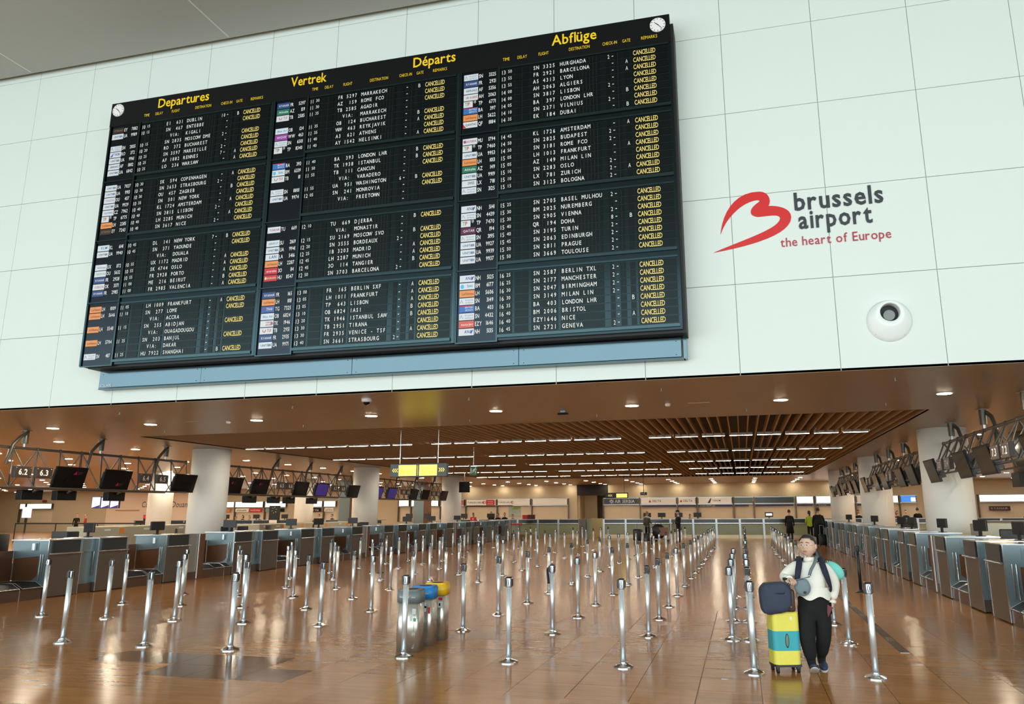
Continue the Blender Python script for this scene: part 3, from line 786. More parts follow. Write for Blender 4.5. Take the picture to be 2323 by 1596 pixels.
COLS = [(-12.0, [1, 2, 3, 4, 5, 6, 7, 8, 9, 10, 11, 12, 14]), (-10.65, list(range(1, 16))), (-9.3, list(range(0, 14))), (-7.95, list(range(0, 13)) + [14, 15]),
        (-6.61, list(range(16))), (-4.18, list(range(0, 13)) + [14]), (-2.8, list(range(16))), (-1.41, list(range(16))), (0.02, list(range(16))), (1.28, list(range(16)))]
for ci, (x, rr) in enumerate(COLS):
    for n, ri in enumerate(rr):
        dx = random.uniform(-.02, .02); dy = random.uniform(-.03, .03)
        t = post(x + dx, R[ri] + dy, 'chrome belt post, %s from front in the %s line from the left' % (ORD[n], ORD[ci]), rz=random.uniform(-.12, .12) + (0 if (ri == 0 and ci > 3) else random.choice((0, PI / 2, PI / 2, PI))))
        if (ci, ri) in ((4, 5), (4, 7), (5, 5), (6, 1), (7, 5), (6, 8), (8, 5), (8, 7)):
            b = MB(); s_ = random.choice((-1, 1)); pts = [(s_ * .045, 0, .93), (s_ * .075, 0, .90), (s_ * .065, 0, .80), (s_ * .06, .01, .70)]
            b.tube(pts, .022, NAVY, 6, True, True, .25); b.build('loose_belt', t)
for n, ri in enumerate((1, 2, 3, 4)):
    post(-0.235, R[ri], 'chrome belt post set close left of its twin, %s such pair from front' % ORD[n])
post(2.38, 17.88, 'all-black belt post on the open floor right of the walking woman', True, 'black belt posts')
post(-10.50, 20.95, 'all-black belt post among the chrome posts left of centre', True, 'black belt posts')

# ------------------------------------------------------------------ check-in desks and weighing belts
def desk_meshes(s):
    """s=+1: front at x=0 and body towards +x (right hand side), s=-1 mirrored"""
    M_ = {}
    def X(a, b_): return (s * a, s * b_)
    def bx(b, x0, x1, y0, y1, z0, z1, mt): b.box(s * x0, s * x1, y0, y1, z0, z1, mt)
    fm = STEELD
    b = MB(); bx(b, .0, .92, .015, .85, .02, .90, fm); bx(b, .02, .92, .015, .85, .90, 1.185, STEELB)
    M_['cabinet'] = b
    b = MB(); bx(b, -.004, .012, .0, .014, .02, 1.19, EDGE); bx(b, -.004, .012, .85, .862, .02, 1.19, EDGE)
    M_['edge_strip'] = b
    b = MB(); bx(b, -.012, .02, .10, .80, .925, 1.185, GLASSD); M_['glass_panel'] = b
    b = MB(); bx(b, -.02, 1.0, -.02, .87, 1.187, 1.205, EDGE); M_['worktop'] = b
    b = MB(); b.tube([(s * -.035, .0, .905), (s * -.035, .86, .905)], .017, EDGE, 8); M_['ledge'] = b
    b = MB(); v = [(s * a_, .0, c_) for a_, c_ in ((.012, .22), (.95, .22), (.95, .34), (.34, .36), (.22, .46), (.22, .86), (.95, .80), (.95, 1.185), (.012, 1.185))]
    b.prism(v, (0, .009, 0), STEELB)
    bx(b, .05, .92, .0095, .0148, .3, .9, WOODB); M_['side_panel'] = b
    b = MB(); b.tube([(s * .34, -.045, .99), (s * .34, -.045, 1.13)], .042, CHROME, 12); bx(b, .26, .42, -.012, .0, .97, 1.15, STEELB); M_['card_reader'] = b
    b = MB(); b.tube([(s * .10, -.02, .90), (s * .10, -.02, .38), (s * .16, -.02, .36), (s * .16, -.02, .90)], .011, EDGE, 6); M_['guide_rail'] = b
    return {k: v.mesh(k) for k, v in M_.items()}
DM = {1: desk_meshes(1), -1: desk_meshes(-1)}
def one_desk(t, s, y):
    for nm in ('cabinet', 'edge_strip', 'glass_panel', 'worktop', 'ledge', 'side_panel', 'card_reader', 'guide_rail'):
        link(DM[s][nm], nm, t, (0, y, 0))
def belt_meshes(s):
    M_ = {}
    def bx(b, x0, x1, y0, y1, z0, z1, mt): b.box(s * x0, s * x1, y0, y1, z0, z1, mt)
    b = MB(); bx(b, .02, .9, 0, .60, 0, .22, KICK); bx(b, .02, .9, .61, 1.0, 0, .22, KICK); bx(b, .012, .9, .60, .61, 0, .22, EDGE); M_['kick_panel'] = b
    for k in (0, 1):
        y0, y1 = (.03, .58) if k == 0 else (.63, 1.0)
        b = MB()
        p = [(s * .0, y0, .235), (s * .20, y0, .34), (s * .88, y0, .34), (s * .88, y0, .22), (s * .0, y0, .22)]
        b.prism(p, (0, y1 - y0, 0), DARKPL)
        b.tube([(s * .0, y0, .24), (s * .20, y0, .345), (s * .88, y0, .345)], .010, EDGE, 6); b.tube([(s * .0, y1, .24), (s * .20, y1, .345), (s * .88, y1, .345)], .010, EDGE, 6)
        b.tube([(s * -.005, y0, .24), (s * -.005, y1, .24)], .012, EDGE, 6)
        M_['belt' + '.' * k] = b
    b = MB(); bx(b, .90, .93, 0, .50, .34, .97, WOODB); M_['back_panel'] = b
    b = MB(); bx(b, .90, .93, .51, 1.0, .34, .97, WOODB); M_['back_panel.'] = b
    return {k: v.mesh(k.strip('.')) for k, v in M_.items()}
BM_ = {1: belt_meshes(1), -1: belt_meshes(-1)}
def make_pair(s, X, Y, n, side):
    t = thing('check_in_counter', 'double steel check-in counter, %s from the front along the %s side' % (ORD[n], side), 'check-in counter', (X, Y, 0), 0, 'check-in counters')
    one_desk(t, s, 0); one_desk(t, s, 1.32)
    b = MB(); b.box(s * .14, s * .18, .86, 1.32, .20, .90, STEELB); b.box(s * .10, s * .9, .86, 1.32, .90, 1.185, STEELB); b.build('recess_panel', t)
    b = MB(); b.box(s * .10, s * .5, .86, 1.32, 0, .20, KICK); b.build('kick_panel', t)
    return t
def make_single(s, X, Y, n, side):
    t = thing('check_in_counter', 'single steel counter ending in a brown post, %s of its kind on the %s side' % (ORD[n], side), 'check-in counter', (X, Y, 0), 0, 'single check-in counters')
    one_desk(t, s, 0)
    b = MB(); b.box(s * .03, s * .08, .86, 1.22, .20, 1.185, STEEL); b.build('steel_panel', t)
    b = MB(); b.box(s * .02, s * .5, .86, 1.22, 0, .20, KICK); b.build('kick_panel', t)
    b = MB(); b.box(s * .0, s * .5, 1.235, 1.46, 0, 1.19, WOODB); b.box(s * -.006, s * .02, 1.222, 1.236, .02, 1.19, WHITE); b.build('wood_post', t)
    return t
def make_belt(s, X, Y, L, n, side):
    t = thing('baggage_belt', 'low baggage weighing belt between check-in desks, %s from the front on the %s side' % (ORD[n], side), 'baggage belt', (X, Y, 0), 0, 'baggage weighing belts')
    t.scale = (.9 if s > 0 else 1, L, 1)
    for k, me in BM_[s].items(): link(me, me.name.split('.')[0], t)
for s, X, off, side in ((1, 3.93, 0.0, 'right'), (-1, -14.48, -.1, 'left')):
    y = 12.15 + off; nb = 0; np_ = 0; ns_ = 0
    make_belt(s, X, y - .0, 1.28, nb, side); nb += 1
    y = 13.45 + off
    for kind in 'PSPPSPPSPPS':
        if kind == 'P': make_pair(s, X, y, np_, side); np_ += 1; ln = 2.18; tot = 3.44
        else: make_single(s, X, y, ns_, side); ns_ += 1; ln = 1.46; tot = 2.70
        if kind == 'S' and s < 0:
            make_belt(s, X, y + ln + .47, tot - ln - .50, nb, side); nb += 1
            low = thing('low_kick_board', 'low brown kick board in front of a gap, %s from the front on the left side' % ORD[ns_ - 1], 'kick board', (X, y + ln + .01, 0), 0, 'low kick boards')
            b = MB(); b.box(s * .02, s * .12, 0, .45, 0, .23, KICK); b.box(s * .01, s * .13, 0, .45, .23, .24, EDGE); b.build('board', low)
        else:
            make_belt(s, X, y + ln + .02, tot - ln - .04, nb, side); nb += 1
        # staff side: screen and chair
        y += tot
# extra left kick in front (near edge of the picture)
make_pair(-1, -14.48, 9.9, np_, 'left'); make_pair(1, 3.93, 9.95, np_, 'right')

def desk_monitor(x, y, z, rz, label, lit=None, w=.44, h=.30):
    t = thing('desk_monitor', label, 'monitor', (x, y, z), rz)
    b = MB(); b.cham(-w / 2, w / 2, -.03, .02, .10, .10 + h, .01, DARKPL); b.build('monitor_casing', t)
    b = MB(); b.box(-.03, .03, -.0, .03, .01, .14, DARKPL); b.lathe([(.10, 0), (.10, .012)], (0, 0), DARKPL, 16); b.build('stand', t)
    if lit:
        b = MB(); b.box(-w * .36, w * .36, -.036, -.030, .18, .18 + h * .45, SIGNL if lit == 1 else SCREENP); b.build('notice_sheet', t)
    return t
def chair(x, y, rz, label):
    t = thing('office_chair', label, 'chair', (x, y, 0), rz, 'office chairs behind the check-in desks')
    b = MB(); b.cham(-.24, .24, -.22, .24, .56, .64, .03, DARKPL, True); b.build('seat', t)
    b = MB(); b.cham(-.24, .24, .22, .28, .78, 1.30, .028, DARKPL, True); b.build('backrest', t)
    b = MB(); b.tube([(0, 0, .08), (0, 0, .56)], .03, DARKPL, 8); b.tube([(0, .1, .58), (0, .3, .62), (0, .27, .85)], .02, DARKPL, 8); b.build('column', t)
    for k in range(5):
        a = 2 * PI * k / 5; b = MB(); b.tube([(0, 0, .10), (math.cos(a) * .28, math.sin(a) * .28, .06)], .018, DARKPL, 6); b.ball((math.cos(a) * .29, math.sin(a) * .29, .03), .03, DARKPL, 8, 6); b.build('leg', t)
n = 0
for x, y, rz, lit in ((-16.3, 13.4, .35, 1), (-15.35, 15.2, -.2, 0), (-16.2, 15.2, .3, 1), (-15.25, 17.3, 1.2, 0), (-15.2, 20.2, .4, 0), (-15.9, 21.0, 1.0, 1), (-15.3, 23.6, .2, 0), (-15.2, 25.2, .9, 0), (-15.4, 28.1, .4, 0),
                 (-15.9, 30.0, .2, 0), (-15.4, 33.2, .3, 0), (-15.4, 36.2, .3, 0), (-15.3, 39.5, .2, 0)):
    desk_monitor(x, y, 1.205 if x > -15.48 else 1.0, PI + rz, 'black screen on the left-hand check-in desks, %s from the front' % ORD[n], lit, .38, .23); n += 1
n = 0
for x, y, rz in ((4.66, 14.9, 1.2), (4.66, 17.15, 1.0), (4.66, 20.2, 1.1), (4.66, 23.6, 1.1), (4.66, 25.0, .9), (4.66, 29.9, .9), (4.66, 36.8, .8)):
    desk_monitor(x, y, 1.205, PI - rz, 'black screen on the right-hand check-in desks, %s from the front' % ORD[n], 0, .32, .22); n += 1
for n, (x, y, rz) in enumerate(((-16.5, 14.3, 2.0), (-16.7, 16.2, 1.5), (-16.6, 20.0, 2.2), (-16.5, 22.9, 1.4), (-16.6, 24.6, 1.8), (-16.4, 27.3, 2.1), (-16.5, 31.2, 1.7))):
    chair(x, y, rz, 'black office chair behind the left-hand desks, %s from the front' % ORD[n])
for n, (x, y, rz) in enumerate(((5.75, 14.9, -.3), (5.75, 16.3, -.5), (5.75, 18.9, -.3), (5.7, 25.6, -.6), (5.7, 29.3, -.3))):
    chair(x, y, rz, 'black office chair behind the right-hand desks, %s from the front' % ORD[n])

# beige baggage machines behind the desks
def machine(x0, x1, y0, y1, z1, label, panels=3, face='y'):
    t = thing('baggage_machine', label, 'machine', ((x0 + x1) / 2, (y0 + y1) / 2, 0))
    cx, cyy = (x0 + x1) / 2, (y0 + y1) / 2
    b = MB(); b.cham(x0 - cx, x1 - cx, y0 - cyy, y1 - cyy, .12, z1, .02, BEIGE); b.build('housing', t)
    b = MB(); b.box(x0 - cx + .1, x1 - cx - .1, y0 - cyy + .1, y1 - cyy - .1, 0, .12, BLACK); b.build('plinth', t)
    L = (x1 - x0) if face == 'y' else (y1 - y0)
    for k in range(panels):
        a = L * (k + .5) / panels - L / 2
        b = MB(); w_ = L / panels / 2 - .02
        if face == 'y': b.box(a - w_, a + w_, y0 - cyy - .012, y0 - cyy, .2, z1 - .04, BEIGE)
        else: b.box(x1 - cx, x1 - cx + .012, a - w_, a + w_, .2, z1 - .04, BEIGE)
        b.build('access_panel', t)
        b = MB(); q = a + w_ * .7
        if face == 'y': b.box(q - .11, q + .02, y0 - cyy - .018, y0 - cyy - .012, z1 - .20, z1 - .06, ORANGE if k else YELB); text(b, '643', (q - .10, y0 - cyy - .022, z1 - .16), UX, UZ, .06, INK, width=.10)
        else: b.box(x1 - cx + .012, x1 - cx + .018, q - .10, q + .10, z1 - .24, z1 - .06, ORANGE)
        b.build('number_sticker', t)
        b = MB()
        if face == 'y': b.box(a - .12, a + .06, y0 - cyy - .018, y0 - cyy - .012, z1 - .14, z1 - .09, WHITE)
        else:
            b.box(x1 - cx + .012, x1 - cx + .018, a - .15, a + .10, z1 - .14, z1 - .08, WHITE)
            for j in range(5): b.ball((x1 - cx + .014, a - .35 + .14 * j, z1 - .42), (.008, .035, .03), WHITE, 8, 5)
        b.build('name_plate', t)
machine(5.45, 10.5, 20.0, 20.9, 1.40, 'long beige baggage machine behind the nearest right-hand desks with orange number sticker', 3)
t = thing('steel_conveyor', 'brown steel conveyor frame behind the beige machine on the right', 'conveyor', (8.5, 24.2, 0))
b = MB(); b.box(-2.3, 4, -.4, .4, 1.25, 1.42, STEELD); b.build('conveyor_top', t)
b = MB(); b.box(-2.3, -2.0, -.4, .4, 0, 1.25, BEIGE); b.box(-2.22, -2.08, -.42, -.40, 1.05, 1.22, ORANGE); b.build('end_post', t)
b = MB(); b.box(-2.0, 4, -.3, .3, .0, 1.25, BLACK); b.build('dark_underside', t)
machine(-21.3, -20.5, 20.2, 27.0, 1.33, 'long beige baggage machine with orange stickers left of the nearest left column', 4, 'x')
machine(-24.0, -22.8, 15.5, 18.6, 1.30, 'greenish beige machine at the left picture edge behind the desks', 2, 'x')
machine(-20.6, -19.8, 28.2, 30.0, 1.28, 'beige machine just right of the nearest left column', 2, 'x')
machine(-24.8, -24.0, 33.5, 43.5, 1.18, 'pale baggage machine between the second and third groups of left desks', 4, 'x')

# ------------------------------------------------------------------ trusses with screens
TXL, TXR = -18.25, 5.27
def truss(x, y0, y1, label, s):
    t = thing('ceiling_truss', label, 'truss', (x, y0, 0), 0, 'triangular ceiling trusses')
    L = y1 - y0; zt, zb, hw = 3.44, (2.42 if s > 0 else 2.60), .42
    b = MB(); b.tube([(0, 0, zt), (0, L, zt)], .036, TRUSS, 10); b.build('top_chord', t)
    for sg in (-1, 1):
        b = MB(); b.tube([(sg * hw, .35, zb), (sg * hw, L - .35, zb)], .024, TRUSS, 8); b.build('bottom_chord', t)
    n = int(round(L / .69)); dy = L / n
    b = MB()
    for k in range(n + 1):
        b.ball((0, k * dy, zt), .052, TRUSS, 10, 7)
    b.build('chord_joints', t)['kind'] = 'stuff'
    for k in range(n):
        for sg in (-1, 1):
            for q in (0, 1):
                if sg != s and (k + q) % 2: continue
                b = MB(); b.tube([(0, (k + q) * dy, zt), (sg * hw, (k + .5) * dy, zb)], .020, TRUSS, 6); b.build('brace', t)
    return t
def hanger(x, y, s, label):
    t = thing('truss_hanger', label, 'hanger', (x, y, 0), 0, 'steel truss hangers')
    b = MB(); b.tube([(0, 0, 3.56), (0, 0, ZC)], .075, TRUSS, 14); b.build('sleeve', t)
    b = MB(); b.lathe([(.14, ZC - .012), (.14, ZC)], (0, 0), STEEL, 20); b.build('ceiling_plate', t)
    b = MB(); b.tube([(0, 0, 3.47), (0, 0, 3.56)], .035, STEEL, 10); b.build('neck', t)
    b = MB(); b.tube([(.05, 0, 3.85), (.10, -.22, 3.72), (.10, -.42, 3.50), (.06, -.50, 3.0)], .045, TRUSS, 8); b.build('cable_duct', t)
def screen(x, y0, w, s, label, mt=SCREEN, logo=None):
    """hanging display facing the middle of the hall; s=+1 faces +x (left truss)"""
    t = thing('hanging_display', label, 'display', (x, y0 + w / 2, 2.70), 0, 'hanging displays on the trusses')
    M_ = Matrix.Rotation(s * math.radians(15), 4, 'Y')
    def T(b): b.xf(M_); return b
    b = MB(); b.cham(-.06 * s if s < 0 else -.06, .0, -w / 2, w / 2, -.30, .30, .008, BLACKG) if s > 0 else b.cham(0, .06, -w / 2, w / 2, -.30, .30, .008, BLACKG)
    T(b).build('casing', t)
    b = MB(); b.box(-s * .06, -s * .20, -w / 2 + .12, w / 2 - .12, -.22, .18, DARKPL); T(b).build('rear_housing', t)
    b = MB(); b.box(0, s * .004, -w / 2 + .05, w / 2 - .05, -.245, .255, mt)
    T(b); pn = b.build('screen', t)
    if logo:
        b = MB(); ly, lz = logo; dy = (0, 1, 0) if s < 0 else (0, 1, 0)
        xx = s * .007
        b.add([(xx, ly - .06, lz - .04), (xx, ly + .05, lz - .04), (xx, ly + .02, lz + .06)], [(0, 1, 2)], mat('dim_red', (.25, .0, .03), .5, emit=.12, ecol=(1, 0, .1)))
        text(b, 'brussels', (xx, ly + .07, lz + .01), (0, 1, 0), UZ, .028, mat('dim_grey', (.12, .10, .10), .5, emit=.05), width=.14)
        text(b, 'airport', (xx, ly + .07, lz - .03), (0, 1, 0), UZ, .028, MATS['dim_grey'], width=.12)
        T(b); b.build('screen_logo', t)
    b = MB(); b.tube([(-s * .15, 0, .0), (-s * .30, 0, .0)], .03, TRUSS, 8); b.build('bracket', t)
def sign_box(x, y0, s, txt, label, lit):
    t = thing('desk_number_sign', label, 'number sign', (x, y0 + .25, 2.80), 0, 'check-in number signs on the trusses')
    b = MB(); b.cham(-.05, .05, -.24, .24, -.14, .14, .006, mat('sign_brown', (.045, .032, .026), .35)); b.build('box', t)
    b = MB(); ux = (0, 1, 0) if s > 0 else (0, -1, 0)
    text(b, txt, (s * .052, -.13 if s > 0 else .13, -.07), ux, UZ, .14, mat('sign_digits_lit' if lit else 'sign_digits', (.8, .75, .62), .5, emit=.5 if lit else .05, ecol=(1, .93, .8)), width=.26, bold=.015)
    b.box(0, .001, 0, .001, 0, .001, BLACK); b.build('digits', t)
    b = MB()
    for q, z in ((-.20, .10), (.20, .10), (.20, -.10)): b.ball((s * .052, q, z), .013, EDGE, 8, 5)
    b.build('screws', t)['kind'] = 'stuff'
names = ['nearest', 'middle', 'farthest']
for s, TX, side in ((1, TXL, 'left'), (-1, TXR, 'right')):
    for bay, yc in enumerate((22.45, 33.65, 44.85)):
        y1 = yc - .75; y0 = y1 - 9.8
        if side == 'right' and bay == 0: y0 = y1 - 9.8
        truss(TX, y0, y1, '%s tubular truss hanging over the %s-hand check-in desks' % (names[bay], side), s)
        for n, yh in enumerate((y1 - .95, y1 - 3.55, y1 - 6.0) if side == 'left' else (y1 - .85, y1 - 3.5, y1 - 6.1)):
            hanger(TX, yh, s, 'steel hanger tube, %s from the far end of the %s %s truss' % (ORD[n], names[bay], side))
        xs = TX + s * .50
        for n, dy in enumerate((-.95, -3.75, -5.35, -8.1, -9.7)):
            mt = SCREEN; lg_ = None
            if side == 'left' and bay == 1 and n in (1,): mt = SCREENP
            if side == 'left' and bay == 2 and n in (3, 4): mt = SCREENP
            if side == 'right': mt = mat('screen_brown_reflection', (.045, .032, .018), .15)  # warm brown reflection put into the colour of the right-hand screens
            if side == 'left' and bay == 0: lg_ = {1: (.05, -.12), 2: (.12, .14)}.get(n)
            if side == 'left' and bay == 1: lg_ = {3: (-.1, .12), 4: (-.1, .12)}.get(n)
            screen(xs, y1 + dy - .1, 1.0, s, 'black hanging display, %s from the far end of the %s %s truss' % (ORD[n], names[bay], side), mt, lg_)
        base = {('left', 0): ('6.4', '6.5', '6.2', '6.3'), ('left', 1): ('6.7', '6.8', '6.5', '6.6'), ('left', 2): ('6.12', '6.13', '6.10', '6.11'),
                ('right', 0): ('7.4', '7.5', '7.2', '7.3'), ('right', 1): ('7.8', '7.9', '7.6', '7.7'), ('right', 2): ('7.12', '7.13', '7.10', '7.11')}[(side, bay)]
        for n, dy in enumerate((-2.55, -1.85, -6.55, -5.95)):
            sign_box(TX + s * .50, y1 + dy - (.1 if n > 1 else .0), s, base[n], 'brown sign box reading %s, %s of four on the %s-hand %s truss' % (base[n], ('third', 'fourth', 'first', 'second')[n], side, names[bay]), bay == 0 and n > 1)
# rear-facing displays of the left trusses
for bay, yc in enumerate((22.45, 33.65)):
    for n, dy in enumerate((-2.1, -3.9, -5.0, -6.6)):
        y = yc - .75 + dy
        t = thing('hanging_display', 'black rear display below the %s left truss, %s from the far end' % (names[bay], ORD[n]), 'display', (TXL - .75, y, 2.24), 0, 'rear displays of the left trusses')
        b = MB(); b.cham(-.10, .10, -.33, .33, -.11, .16, .01, BLACKG); b.build('casing', t)
        b = MB(); b.tube([(.1, 0, .1), (.34, 0, .2)], .03, TRUSS, 8); b.build('bracket', t)

# ------------------------------------------------------------------ hanging signs and ceiling fittings
t = thing('hanging_sign', 'grey hanging sign with two yellow lit panels 01-06 and 07-14', 'sign', (-8.27, 18.5, 2.83))
b = MB(); b.cham(-.81, .81, -.06, .06, -.175, .175, .01, SIGNG); b.build('sign_box', t)
for x0, s_ in ((-.56, '01-06'), (.03, '07-14')):
    b = MB(); b.cham(x0, x0 + .50, -.068, -.058, -.145, .135, .004, SIGNY); lp = b.build('lit_panel', t); lp['label'] = 'yellow lit panel'
    b = MB(); text(b, s_, (x0 + .07, -.070, -.10), UX, UZ, .10, OLIVE, width=.34); b.box(x0 + .1, x0 + .101, -.069, -.068, 0, .001, OLIVE); b.build('panel_lettering', lp)
b = MB(); b.box(-.02, -.01, -.066, -.06, -.14, .13, YTXT); b.build('divider', t)
for sg, cx in ((-1, -.66), (1, .66)):
    for k in range(3):
        b = MB(); x0 = cx + (k - 1) * .055
        for zz in (-1, 1):
            p = [(x0 + sg * .03, 0), (x0 + sg * .03 - sg * .022, 0), (x0 - sg * .028, zz * .05), (x0 - sg * .006, zz * .05)]
            v = [(q[0], -.066, q[1]) for q in p]
            b.prism(v, (0, .004, 0), YTXT)
        b.build('chevron', t)
for x in (-.56, .53):
    b = MB(); b.tube([(x, 0, .17), (x, 0, ZC - 2.83)], .012, EDGE, 8); b.build('rod', t)
def running_man(b, x, z, s_, y):
    b.ball((x + .02 * s_, y, z + .055 * s_), (.012 * s_, .002, .012 * s_), WHITE, 8, 5)
    for q in ([(0, .04), (-.01, 0)], [(-.01, 0), (.03, -.02), (.02, -.06)], [(-.01, 0), (-.03, -.03), (-.06, -.035)], [(0, .035), (.04, .01)], [(0, .035), (-.035, .02), (-.03, -.01)]):
        b.tube([(x + p[0] * s_, y, z + p[1] * s_) for p in q], .007 * s_, WHITE, 5)
t = thing('exit_sign', 'green exit sign with running figure hanging right of the yellow sign', 'exit sign', (-8.75, 24.0, 3.10))
b = MB(); b.cham(-.13, .13, -.02, .02, -.15, .15, .004, GREEN); b.build('panel', t)
b = MB(); running_man(b, .05, 0, 1.5, -.024); b.box(-.09, -.07, -.026, -.022, -.09, .09, WHITE); b.tube([(-.055, -.024, 0), (-.01, -.024, 0)], .006, WHITE, 5); b.build('pictogram', t)
b = MB(); b.tube([(0, 0, .15), (0, 0, .8)], .008, EDGE, 6); b.build('rod', t)
t = thing('hanging_sign', 'small far hanging sign with yellow arrows over the dark airline counter sign', 'sign', (-7.30, 45.2, 2.65))
b = MB(); b.cham(-.68, .68, -.05, .05, -.16, .16, .01, BLACKG); b.build('sign_box', t)
b = MB(); b.cham(-.02, .62, -.056, -.05, -.12, .10, .002, SIGNY); b.build('lit_panel', t)
b = MB()
for k in range(3): b.tube([(-.52 + .09 * k + .06, -.056, .06), (-.52 + .09 * k, -.056, 0), (-.52 + .09 * k + .06, -.056, -.06)], .014, YTXT, 5)
b.build('arrows', t)
b = MB(); b.tube([(.45, 0, .16), (.45, 0, 1.25)], .012, BLACK, 6); b.build('rod', t)
t = thing('exit_sign', 'small dark exit sign hanging above the second counter bay at the far wall', 'exit sign', (-5.68, 45.2, 2.74))
b = MB(); b.cham(-.20, .20, -.03, .03, -.085, .085, .004, BLACKG); b.build('panel', t)
b = MB(); running_man(b, .03, 0, 1.1, -.034); b.tube([(-.13, -.034, 0), (-.06, -.034, 0)], .01, WHITE, 5); b.build('pictogram', t)
b = MB(); b.tube([(0, 0, .085), (0, 0, 1.16)], .016, BLACK, 6); b.build('rod', t)
t = thing('hanging_display', 'square black display hanging right of the farthest left column', 'display', (-15.1, 40, 3.1))
b = MB(); b.cham(-.31, .31, -.05, .05, -.30, .30, .01, BLACKG); b.build('casing', t)
b = MB(); b.tube([(0, 0, .3), (0, 0, .8)], .02, TRUSS, 6); b.build('rod', t)
t = thing('dome_camera', 'white dome security camera on the ceiling below the board', 'camera', (-6.93, 12.95, ZC))
b = MB(); b.lathe([(.10, 0), (.10, -.05), (.08, -.075)], (0, 0), WHITE, 20); b.build('housing', t)
b = MB(); b.ball((0, 0, -.075), (.065, .065, .06), BLACKG, 16, 10); b.build('dome', t)
t = thing('ceiling_camera', 'small black and grey camera bracket on the ceiling right of centre', 'camera', (-3.68, 15.7, ZC))
b = MB(); b.cham(-.12, .12, -.05, .05, -.10, -.06, .015, BLACKG); b.cham(-.06, .06, -.03, .03, -.06, 0, .008, STEELB); b.build('camera_body', t)
for x, y, l in ((-11.85, 15.38, 'small white smoke detector left of the ceiling camera'), (-1.37, 15.3, 'small white smoke detector near the ceiling lamps right of centre')):
    b = MB(); b.lathe([(.055, 0), (.06, -.03), (.04, -.06)], (0, 0), WHITE, 16); tag(b.build('smoke_detector', None, (x, y, ZC)), l, 'smoke detector', 'smoke detectors')
n = 0
for x, y in ((-13.0, 13.3), (-8.9, 13.5), (-5.0, 13.4), (-1.3, 13.3), (2.6, 13.3), (-14.8, 16.7), (-10.6, 16.6), (-6.2, 16.7), (-3.1, 16.6), (.2, 16.6), (3.0, 16.5)):
    b = MB(); b.tube([(0, 0, 0), (0, 0, -.05)], .008, STEEL, 6); b.lathe([(.035, -.05), (.035, -.056)], (0, 0), STEEL, 12)
    tag(b.build('sprinkler', None, (x, y, ZC)), 'small metal sprinkler head in the brown ceiling, %s row, %s from left' % ('front' if n < 5 else 'second', ORD[n if n < 5 else n - 5]), 'sprinkler', 'ceiling sprinklers'); n += 1
for x, y, l in ((-2.0 + 1.25, 15.35, 'thin slot diffuser in the ceiling, right of the middle lamps'), (-12.7, 15.2, 'thin slot diffuser in the ceiling at the left')):
    b = MB(); b.box(-.22, .22, -.015, .015, -.008, 0, SLAT); tag(b.build('slot_diffuser', None, (x, y, ZC)), l, 'ceiling vent')

# ------------------------------------------------------------------ floor marking strip
t = thing('floor_strip', 'dark brown floor strip with pale STOP lettering, right of the woman', 'floor marking', (1.86, 10.6, 0))
b = MB(); b.box(-.055, .055, 0, 6.6, .0005, .003, mat('strip_dark', (.05, .038, .02), .35)); b.build('strip', t)
b = MB(); b.box(-.055, .055, -.012, 0, .0005, .004, WHITE)
for y in (.85, 1.9, 3.3, 4.6): text(b, 'STOP', (.04, y + .05, .0036), (0, 1, 0), (-1, 0, 0), .075, mat('worn_print', (.42, .42, .34), .6), width=.30, bold=.02)
b.build('stop_lettering', t)
# ------------------------------------------------------------------ booths on the back wall
def booth(n, x0, x1, kind, txt=None, col=INK, band=None, cap=.20, tx=None, label='', btxt=None, posts=(1, 1)):
    t = thing('booth_front', label, 'booth', (x0, BY - .02, 0), 0, 'airline booths on the back wall')
    L = x1 - x0; y = -.26
    fm = {'white': SIGNL, 'panel': SIGNP, 'dark': mat('dark_lightbox', (.03, .04, .035), .2), 'navy': mat('navy_lightbox', (.03, .03, .05), .25), 'blue': mat('blue_lightbox', (.02, .15, .45), .3, emit=.8, ecol=(.05, .3, 1)), 'green': mat('greyish_lightbox', (.10, .14, .13), .25)}[kind]
    b = MB(); b.box(0, L, y, 0, 2.20, 2.28, STEEL); b.box(0, L, y, 0, 2.73, 2.79, STEEL); b.box(0, L, y + .02, 0, 2.27, 2.74, STEELD); b.build('header_frame', t)
    b = MB(); b.box(.06, L - .06, y - .01, y + .02, 2.28, 2.73, fm); fc = b.build('header_face', t)
    if txt:
        b = MB(); xx = tx if tx is not None else L * .22
        text(b, txt, (xx, y - .014, 2.505 - cap / 2), UX, UZ, cap, col, xs=.9, bold=.01); b.box(.1, .101, y - .012, y - .010, 2.4, 2.401, col); b.build('header_lettering', fc)
    b = MB(); b.box(0, L, -.008, .0, .95, 2.20, CREAM if kind != 'pink' else PINKW); b.box(L * .5 - .006, L * .5 + .006, -.012, -.008, .95, 2.20, JOINT); b.build('back_panel', t)
    if posts[0]: b = MB(); b.box(-.07, .0, y, 0, 0.9, 2.79, STEELD); b.build('mullion', t)
    if band:
        b = MB(); b.box(band[0], band[1], y - .02, y, 2.04, 2.17, BLUEN if len(band) < 3 else band[2]); bd = b.build('sign_band', t)
        if btxt:
            b = MB(); text(b, btxt, (band[0] + .15, y - .024, 2.07), UX, UZ, .075, WHITE, xs=.9, bold=.01); b.box(.2, .201, y - .022, y - .02, 2.1, 2.101, WHITE); b.build('band_lettering', bd)
    return t, y
B = booth
t, y = B(0, -23.95, -23.42, 'panel', None, label='narrow booth bay with red poster header beside the farthest left column', band=None)
b = MB(); b.box(.06, .5, y - .03, y - .01, 2.30, 2.72, mat('poster_pink', (.6, .15, .17), .5)); b.build('poster', t)
